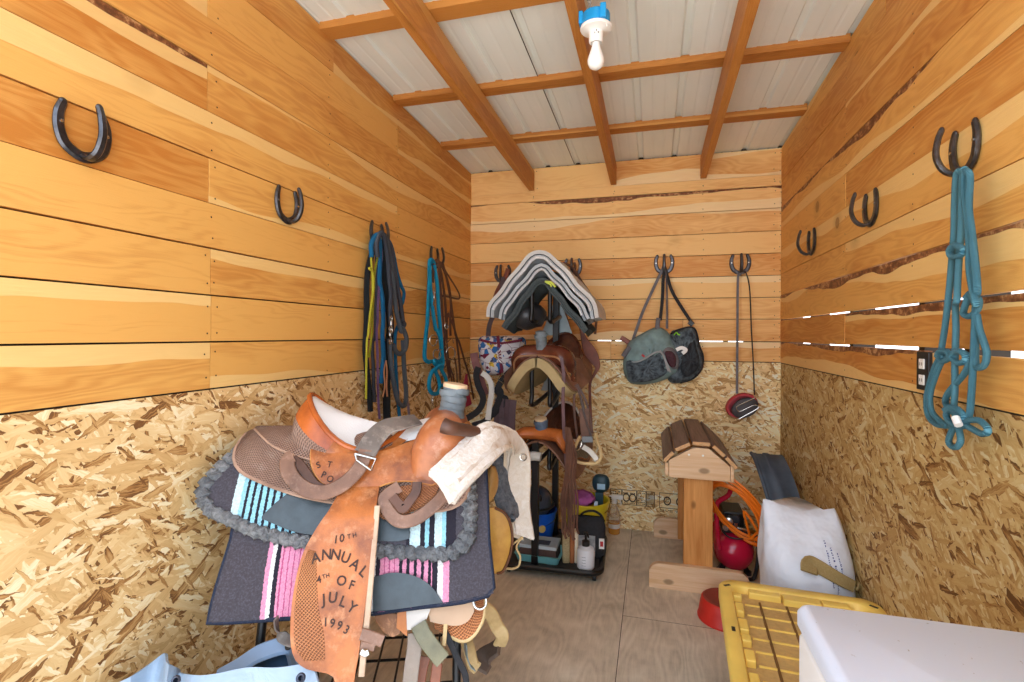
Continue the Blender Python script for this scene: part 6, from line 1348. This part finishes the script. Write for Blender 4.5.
mb = MB(); mb.ribbon([(-0.850, 3.300, 1.219), (-0.915, 3.300, 1.163), (-0.964, 3.300, 1.115), (-1.004, 3.300, 1.050), (-0.988, 3.300, 1.004), (-1.028, 3.300, 0.899), (-1.095, 3.300, 0.817), (-1.187, 3.300, 0.780)], .042, .006, (.2, -1, .1), 5); mb.ribbon([(-1.150, 3.310, 1.181), (-1.167, 3.310, 1.124), (-1.150, 3.310, 1.053), (-1.115, 3.310, 0.966), (-1.149, 3.310, 0.885), (-1.234, 3.310, 0.824)], .044, .005, (.1, -1, .1), 5)
mb.ribbon([(-1.044, 3.320, 1.039), (-1.002, 3.320, 0.993), (-0.952, 3.320, 0.971), (-0.985, 3.320, 0.914), (-1.051, 3.320, 0.848)], .028, .004, (.1, -1, .1), 5); mb.build('webbing', BLACKN, t)
mb = MB()
for a in ([(-0.976, 3.285, 1.147), (-0.927, 3.285, 1.109), (-0.951, 3.285, 1.068), (-1.004, 3.285, 1.103)],): mb.tube([V(q) for q in a], .004, 6, 1, True)
mb.tube([(-0.951, 3.285, 1.128), (-0.977, 3.285, 1.084)], .0035, 6, 1); mb.build('buckle', CHROME, t)
t2 = MB().ribbon([(-1.115, 3.280, 1.144), (-1.081, 3.280, 1.121), (-1.052, 3.280, 1.074), (-1.047, 3.280, 1.011), (-1.059, 3.280, 0.932), (-1.071, 3.280, 0.829)], .038, .008, (.2, -1, .1), 6).build('white_strap', m_plain('white padded strap', srgb(226, 222, 214), .7)); tag(t2, 'white padded strap curving down beside the black halter', 'strap')
t2 = MB().ribbon([(-1.217, 3.400, 1.273), (-1.204, 3.400, 1.207), (-1.177, 3.400, 1.125), (-1.155, 3.400, 1.052), (-1.129, 3.400, 0.979)], .055, .006, (.3, -1, 0), 5).build('leather_strap', m_leather('rose brown strap', srgb(150, 90, 84), srgb(112, 62, 60), .6)); tag(t2, 'rose brown leather strap hanging left of the nose bag', 'strap')
mb = MB()
for k, (x, l) in enumerate(((350, 0), (385, 20), (420, -10), (450, 30))): mb.ribbon([(-1.013, 3.330, 0.928), (-1.017, 3.330, 0.832), (-1.010, 3.330, 0.737)][0:0] or [V(q)+V(((x-350)*.0011, -.01*k, 0)) for q in [(-1.011, 3.330, 0.967), (-1.019, 3.330, 0.872), (-1.020, 3.330, 0.784), (-1.015, 3.330, 0.688)]], .048, .005, (.2*(k % 2), -1, 0), 5)
tag(mb.build('fender_leather', m_leather('purple brown leather', srgb(104, 78, 84), srgb(68, 48, 54), .6)), 'purple brown leather flap hanging under the nickel buckle', 'leather flap')
# tack on the hooks behind the pads
RED2 = m_leather('red brown leather', srgb(140, 76, 54), srgb(96, 48, 36), .5)
t2 = MB().ribbon([(-1.065, 3.735, 1.903), (-1.082, 3.735, 1.850), (-1.114, 3.735, 1.798), (-1.153, 3.735, 1.725), (-1.180, 3.735, 1.640), (-1.191, 3.735, 1.555)], .034, .007, [(0, -1, .2)]*6, 5).build('breast_strap', RED2); tag(t2, 'red brown strap on the hook left of the folded pads', 'strap')
rope('braided_rein', 'dark braided rein hanging behind the right edge of the folded pads', 'rein', [[(-0.641, 3.715, 1.929), (-0.589, 3.715, 1.907), (-0.548, 3.715, 1.865), (-0.507, 3.715, 1.793), (-0.457, 3.715, 1.721), (-0.406, 3.715, 1.630), (-0.396, 3.715, 1.530), (-0.405, 3.715, 1.409)], [(-0.560, 3.725, 1.932), (-0.552, 3.725, 1.897), (-0.560, 3.725, 1.856), (-0.539, 3.725, 1.795)]], .009, m_rope('braided brown rein', srgb(120, 92, 80), srgb(60, 44, 40), 30), None, 7)
t = thing('breast_collar', 'red brown breast collar hanging right of the upper rack saddle', 'breast collar', [(-0.440, 3.660, 0.922)][0])
mb = MB(); mb.ribbon([(-0.572, 3.680, 1.661), (-0.524, 3.680, 1.534), (-0.500, 3.680, 1.439), (-0.468, 3.680, 1.344), (-0.420, 3.680, 1.250), (-0.384, 3.680, 1.180), (-0.404, 3.680, 1.125), (-0.435, 3.680, 1.061), (-0.434, 3.680, 0.920), (-0.425, 3.680, 0.747)], lambda s: .02+.07*math.exp(-((s-.42)/.12)**2), .008, (.1, -1, 0), 6); mb.build('collar', RED2, t)
mb = MB(); mb.ribbon([(-0.638, 3.690, 1.631), (-0.605, 3.690, 1.503), (-0.573, 3.690, 1.407), (-0.508, 3.690, 1.296), (-0.460, 3.690, 1.186)], .022, .006, (.1, -1, 0), 6); mb.build('tug_strap', RED2, t)
t = thing('bridle', 'dark bridle with braided reins hanging right of the upper rack saddle', 'bridle', [(-0.424, 3.100, 0.780)][0])
mb = MB(); mb.ribbon([(-0.438, 2.980, 1.111), (-0.445, 2.980, 1.008), (-0.437, 2.980, 0.893), (-0.421, 2.980, 0.791), (-0.414, 2.980, 0.740)], .014, .004, (0, -1, 0), 5); mb.ribbon([(-0.437, 2.990, 1.110), (-0.410, 2.990, 1.047), (-0.391, 2.990, 0.983), (-0.384, 2.990, 0.894), (-0.397, 2.990, 0.816)], .014, .004, (.2, -1, 0), 5); mb.ribbon([(-0.432, 3.000, 1.116), (-0.380, 3.000, 1.021), (-0.353, 3.000, 0.919), (-0.340, 3.000, 0.830)], .014, .004, (.2, -1, 0), 5); mb.build('headstall', BROWNL, t)
mb = MB(); mb.tube([(-0.408, 2.975, 1.048), (-0.389, 2.975, 0.960), (-0.363, 2.975, 0.872), (-0.344, 2.975, 0.822)], .006, 7); mb.build('braided_rein', m_rope('grey braid', srgb(130, 118, 116), srgb(60, 54, 56), 40), t)
mb = MB(); ring(mb, [(-0.417, 2.970, 0.761)][0], .03, .0045, (.5, -1, 0), .5); mb.build('bit_ring', CHROME, t)
mb = MB(); mb.ribbon([(-0.505, 2.890, 1.268), (-0.491, 2.890, 1.180), (-0.495, 2.890, 1.055), (-0.491, 2.890, 0.905), (-0.480, 2.890, 0.755), (-0.470, 2.890, 0.631), (-0.457, 2.890, 0.569)], .02, .004, (0, -1, 0), 5)
tag(mb.build('leather_rein', m_leather('plum rein', srgb(110, 78, 82), srgb(76, 50, 54), .5)), 'long plum leather rein hanging in front of both rack saddles', 'rein')
mb = MB(); mb.blob([(-0.773, 3.150, 1.521)][0], (.12, .13, .085), 20, 12, None, .9, lambda d: 1+.06*math.sin(d.x*7+d.z*5))
tag(mb.build('leather_pad', m_leather('black creased leather', srgb(60, 58, 60), srgb(34, 34, 36), .35)), 'rounded black leather pad tucked under the folded saddle pads', 'leather pad')

# ---------------------------------------------------------------- things on the tray
def pail(name, label, c, r0, r1, h, mat, z0=.058):
    t = thing(name, label, 'bucket', (c[0], c[1], z0)); x, y = c
    mb = MB(); mb.lathe([(0, z0), (r0, z0), (r1, z0+h-.01), (r1+.008, z0+h-.01), (r1+.008, z0+h), (r1-.004, z0+h), (r0-.004, z0+.006), (0, z0+.006)], (x, y, 0), 36); mb.build('shell', mat, t)
    mb = MB(); mb.tube([(x-r1-.006, y, z0+h-.015), (x-r1*.9, y-.05, z0+h-.06), (x, y-r1-.012, z0+h-.09), (x+r1*.9, y-.05, z0+h-.06), (x+r1+.006, y, z0+h-.015)], .003, 6); mb.build('bail', CHROME, t); return t
t = pail('bucket', 'blue bucket holding a dark helmet on the rack tray', (-.735, 3.30), .10, .125, .20, m_plain('blue bucket plastic', srgb(28, 96, 208), .35, 0, .06))
mb = MB(); mb.lathe([(.024, .001), (.022, .002), (0, .002)], (-.676, 3.187, .17), 16, (.45, -.9, 0)); mb.build('sticker', m_plain('cream sticker', srgb(220, 190, 110), .5), t)
t = thing('helmet', 'dark grey riding helmet sitting in the blue bucket', 'helmet', (-.735, 3.29, .25))
HEL = m_plain('dark helmet shell', srgb(58, 66, 80), .25, 0, .15)
mb = MB(); mb.blob((-.735, 3.29, .305), (.105, .125, .105), 24, 14); mb.build('shell', HEL, t)
mb = MB(); mb.tube([(-.735+.112*math.cos(a), 3.29+.132*math.sin(a), .29) for a in [2*PI*i/24 for i in range(24)]], .008, 7, 1, True); mb.build('rim', BLACKP, t)
for k in (-1, 0, 1):
    mb = MB(); mb.blob((-.735+.045*k, 3.19+.006*abs(k), .36), (.012, .02, .022), 10, 8); mb.build('vent', BLACKP, t)
t = thing('plastic_bin', 'shallow teal plastic bin at the front left of the rack tray', 'bin', (-.64, 3.02, .058))
mb = MB(); P = [(-.79, 2.93), (-.52, 2.945), (-.52, 3.14), (-.79, 3.125)]; G = []
for e, z in ((-.012, .0585), (0, .10), (.006, .105), (-.002, .105), (-.016, .064)): G.append([(-.655+x, 3.035+y, z) for x, y in rrect(.135+e, .095+e, .02)])
mb.grid(G, cv=True); mb.add(G[0], [tuple(range(len(G[0])))]); mb.add(G[-1], [tuple(range(len(G[-1])))]); mb.build('shell', m_plain('teal plastic', srgb(120, 190, 196), .4, 0, .06), t)
t = thing('picture_box', 'dark box with a pale picture lid in the teal bin', 'box', (-.65, 3.035, .066))
mb = MB(); mb.box((-.765, 2.965, .066), (-.545, 3.11, .135)); mb.build('box', m_plain('brown card box', srgb(74, 52, 46), .6, 0, .15, 20), t, smooth=False, bevel=.003)
mb = MB(); mb.box((-.768, 2.962, .135), (-.542, 3.113, .156)); li = mb.build('lid', m_plain('pale grey lid', srgb(178, 192, 198), .5, 0, .06), t, smooth=False, bevel=.003)
mb = MB(); mb.box((-.70, 2.985, .1555), (-.59, 3.05, .157)); mb.build('printed_picture', m_plain('dark print', srgb(62, 70, 80), .6, 0, .4, 60), li, smooth=False)
t = thing('grooming_brush', 'cream and brown wooden grooming brush standing on the rack tray', 'brush', (-.468, 3.03, .058))
M = Matrix.Translation((-.468, 3.03, .058)) @ Matrix.Rotation(.25, 4, 'Z')
for nm, x0, x1, mt in (('bristles', -.05, -.008, m_fleece('cream bristles', srgb(216, 200, 158), srgb(170, 150, 108), 160)), ('back', -.008, .02, m_wood('brush back', srgb(176, 112, 70), srgb(130, 76, 46), 2)), ('felt_face', .02, .042, m_plain('cream felt', srgb(232, 222, 200), .8))):
    mb = MB(); mb.T = M; mb.box((x0, -.035, 0), (x1, .035, .185)); mb.build(nm, mt, t, bevel=.008)
t = thing('pump_bottle', 'white bottle with a black pump at the front of the rack tray', 'bottle', (-.372, 2.975, .058))
x, y = -.372, 2.975
mb = MB(); mb.lathe([(0, .058), (.046, .058), (.05, .063), (.051, .07), (.051, .15), (.046, .17), (.028, .182), (.018, .186), (0, .186)], (x, y, 0), 28); mb.build('body', m_plain('white bottle', srgb(226, 230, 236), .35, 0, .03), t)
mb = MB(); mb.lathe([(.022, .182), (.022, .212), (.012, .216), (.007, .22), (.007, .246), (.013, .248), (.013, .26), (0, .262)], (x, y, 0), 18); mb.tube([(x, y, .254), (x+.012, y-.02, .254), (x+.02, y-.034, .246)], .006, 8); mb.build('pump', BLACKP, t)
mb = MB()
for k in range(4): mb.add([(x+.0515*math.cos(a), y+.0515*math.sin(a), z) for z in (.085+.016*k, .088+.016*k) for a in ((-1.9, -1.75, -1.6, -1.45) if z < .086+.016*k else (-1.45, -1.6, -1.75, -1.9))], [tuple(range(8))])
mb.build('small_print', m_plain('grey print', srgb(140, 150, 160), .6), t, smooth=False)
t = thing('grooming_bag', 'black grooming bag with a grey panel and red label on the rack tray', 'bag', (-.385, 3.16, .058))
mb = MB(); M = Matrix.Translation((-.372, 3.17, .058)) @ Matrix.Rotation(.1, 4, 'Z') @ Matrix.Diagonal((1.12, 1, 1, 1)); mb.T = M
mb.grid([[(.085*s*math.copysign(abs(math.cos(a))**.55, math.cos(a))+ox, .07*s2*math.copysign(abs(math.sin(a))**.55, math.sin(a)), z) for a in [2*PI*j/28 for j in range(28)]] for s, s2, z, ox in ((.02, .02, 0, 0), (.95, .95, .0, 0), (1.02, 1.05, .03, 0), (1., 1.02, .12, .0), (1.0, .85, .17, 0), (1.04, .5, .20, -.01), (1.0, .3, .225, -.01), (.9, .1, .232, -.01))], cv=True); mb.build('body', BLACKN, t)
mb = MB(); mb.T = M; mb.slab([[(-.082+.016*j, -.078-.004*math.sin(j), .02+.015*i) for j in range(8)] for i in range(9)], .006); mb.build('front_panel', m_mesh('silver panel', srgb(196, 200, 204), srgb(140, 146, 152)), t)
mb = MB(); mb.T = M; mb.box((.05, -.079, .065), (.078, -.07, .125)); l = mb.build('label', WHITEP, t, smooth=False); mb = MB(); mb.T = M; mb.box((.056, -.0805, .08), (.072, -.0785, .11)); mb.build('red_mark', m_plain('red mark', srgb(200, 50, 50), .6), l, smooth=False)
mb = MB(); mb.T = M; mb.ribbon([(-.06, -.01, .22), (-.03, -.03, .262), (.02, -.035, .275), (.06, -.03, .25), (.078, -.01, .205)], .018, .004, (0, -.6, 1), 6); mb.build('handle', BLACKN, t)
t = pail('bucket', 'yellow bucket holding a purple cloth at the back of the rack tray', (-.425, 3.36), .115, .152, .275, m_plain('yellow bucket plastic', srgb(226, 206, 40), .4, 0, .05))
mb = MB(); rg = random.Random(4); mb.blob((-.465, 3.33, .34), (.105, .10, .05), 22, 12, None, 1, lambda d: 1+.14*math.sin(d.x*9+d.y*5)*math.cos(d.z*6+d.y*8))
tag(mb.build('cloth', m_plain('purple cloth', srgb(170, 92, 158), .85, 0, .25, 18, .2, .004, 30)), 'crumpled purple cloth lying in the yellow bucket', 'cloth')
t = thing('mane_brush', 'dark teal brush with a pale label standing in the yellow bucket', 'brush', (-.33, 3.36, .31))
mb = MB(); mb.blob((-.325, 3.37, .44), (.056, .035, .058), 18, 12, None, .8); mb.bar((-.335, 3.37, .27), (-.335, 3.37, .38), .05, .03, (0, 1, 0)); mb.build('head', m_plain('dark teal plastic', srgb(28, 62, 74), .4, 0, .1), t)
mb = MB(); mb.box((-.345, 3.329, .41), (-.295, 3.335, .445)); mb.build('label', m_plain('pale blue label', srgb(160, 200, 226), .5), t, smooth=False)
mb = MB(); mb.bar((-.35, 3.25, .25), (-.345, 3.27, .35), .022, .008, (0, 1, 0))
tag(mb.build('scraper', m_plain('pale plastic', srgb(190, 206, 220), .4)), 'pale plastic scraper sticking up from the yellow bucket', 'scraper')
t = thing('spray_bottle', 'clear spray bottle of amber liquid on the floor by the rack tray', 'spray bottle', (-.262, 3.69, 0)); x, y = -.262, 3.69
mb = MB(); mb.T = Matrix.Translation((0, 0, .0)); mb.lathe([(0, .002), (.036, .002), (.04, .008), (.04, .07), (.039, .085), (0, .085)], (x, y, 0), 24); mb.build('liquid', m_plain('amber liquid', srgb(196, 132, 52), .15, 0, .08), t)
GL_, nt, b = newmat('clear bottle plastic', .08, 0, .5); b.inputs['Transmission Weight'].default_value = .9; setc(nt, b, (.95, .93, .88)); b.inputs['IOR'].default_value = 1.2
mb = MB(); mb.T = Matrix.Translation((0, 0, .0)); mb.lathe([(.0405, .086), (.0405, .12), (.036, .15), (.024, .18), (.016, .2), (.016, .22)], (x, y, 0), 24); mb.build('bottle', GL_, t)
mb = MB(); mb.T = Matrix.Translation((0, 0, .0)); mb.lathe([(.018, .215), (.018, .245), (.012, .25), (0, .25)], (x, y, 0), 16); mb.box((x-.02, y-.014, .245), (x+.06, y+.014, .275)); mb.bar((x+.035, y, .255), (x+.05, y, .21), .008, .014, (0, 1, 0)); mb.bar((x-.035, y, .265), (x-.015, y, .262), .01, .012); mb.build('trigger_head', WHITEP, t, bevel=.004)
mb = MB(); mb.T = Matrix.Translation((0, 0, .0)); mb.lathe([(.0412, .045), (.0412, .075)], (x, y, 0), 24); mb.build('label', m_plain('white label', srgb(226, 220, 210), .5), t)
# mill stamp on the strand board
t = thing('mill_stamp', 'dark printed mill stamp low on the back wall strand board', 'printed stamp', (0, YB-.0015, .16))
mb = MB(); y = YB-.0012; rg = random.Random(21)
def q(x0, z0, x1, z1): mb.add([(x0, y, z0), (x1, y, z0), (x1, y, z1), (x0, y, z1)], [(0, 1, 2, 3)])
for x0, x1 in ((-.30, -.215), (-.215, -.11), (-.11, -.045), (-.045, .015), (.045, .235)):
    for z in (.175, .28): q(x0, z, x1, z+.004)
    q(x0, .175, x0+.004, .284); q(x1-.004, .175, x1, .284)
def blk(x0, x1, z0, z1, n, m):
    for i in range(n):
        for j in range(m):
            if rg.random() < .75:
                a = x0+(x1-x0)*i/n; b_ = z0+(z1-z0)*j/m; q(a, b_, a+(x1-x0)/n*rg.uniform(.4, .75), b_+(z1-z0)/m*.55)
blk(-.295, -.225, .185, .275, 5, 6); blk(-.11, -.05, .185, .275, 6, 7); blk(-.205, -.12, .255, .272, 9, 1); blk(-.205, -.12, .185, .2, 9, 1)
for k in range(7): q(-.038+.0075*k, .185, -.0345+.0075*k, .275)
for cx in (-.185, -.14, .10, .185):
    for k in range(18):
        a, b_ = 2*PI*k/18, 2*PI*(k+1)/18; r1, r2 = .018, .026
        mb.add([(cx+r*math.cos(s), y, .228+r*1.25*math.sin(s)) for r, s in ((r1, a), (r2, a), (r2, b_), (r1, b_))], [(0, 1, 2, 3)])
blk(.085, .115, .2, .255, 3, 5); blk(.17, .2, .2, .255, 3, 5); blk(.05, .23, .15, .168, 16, 2)
mb.build('print', m_plain('faded stamp ink', srgb(74, 60, 44), .8, 0, .3, 40), t, smooth=False)
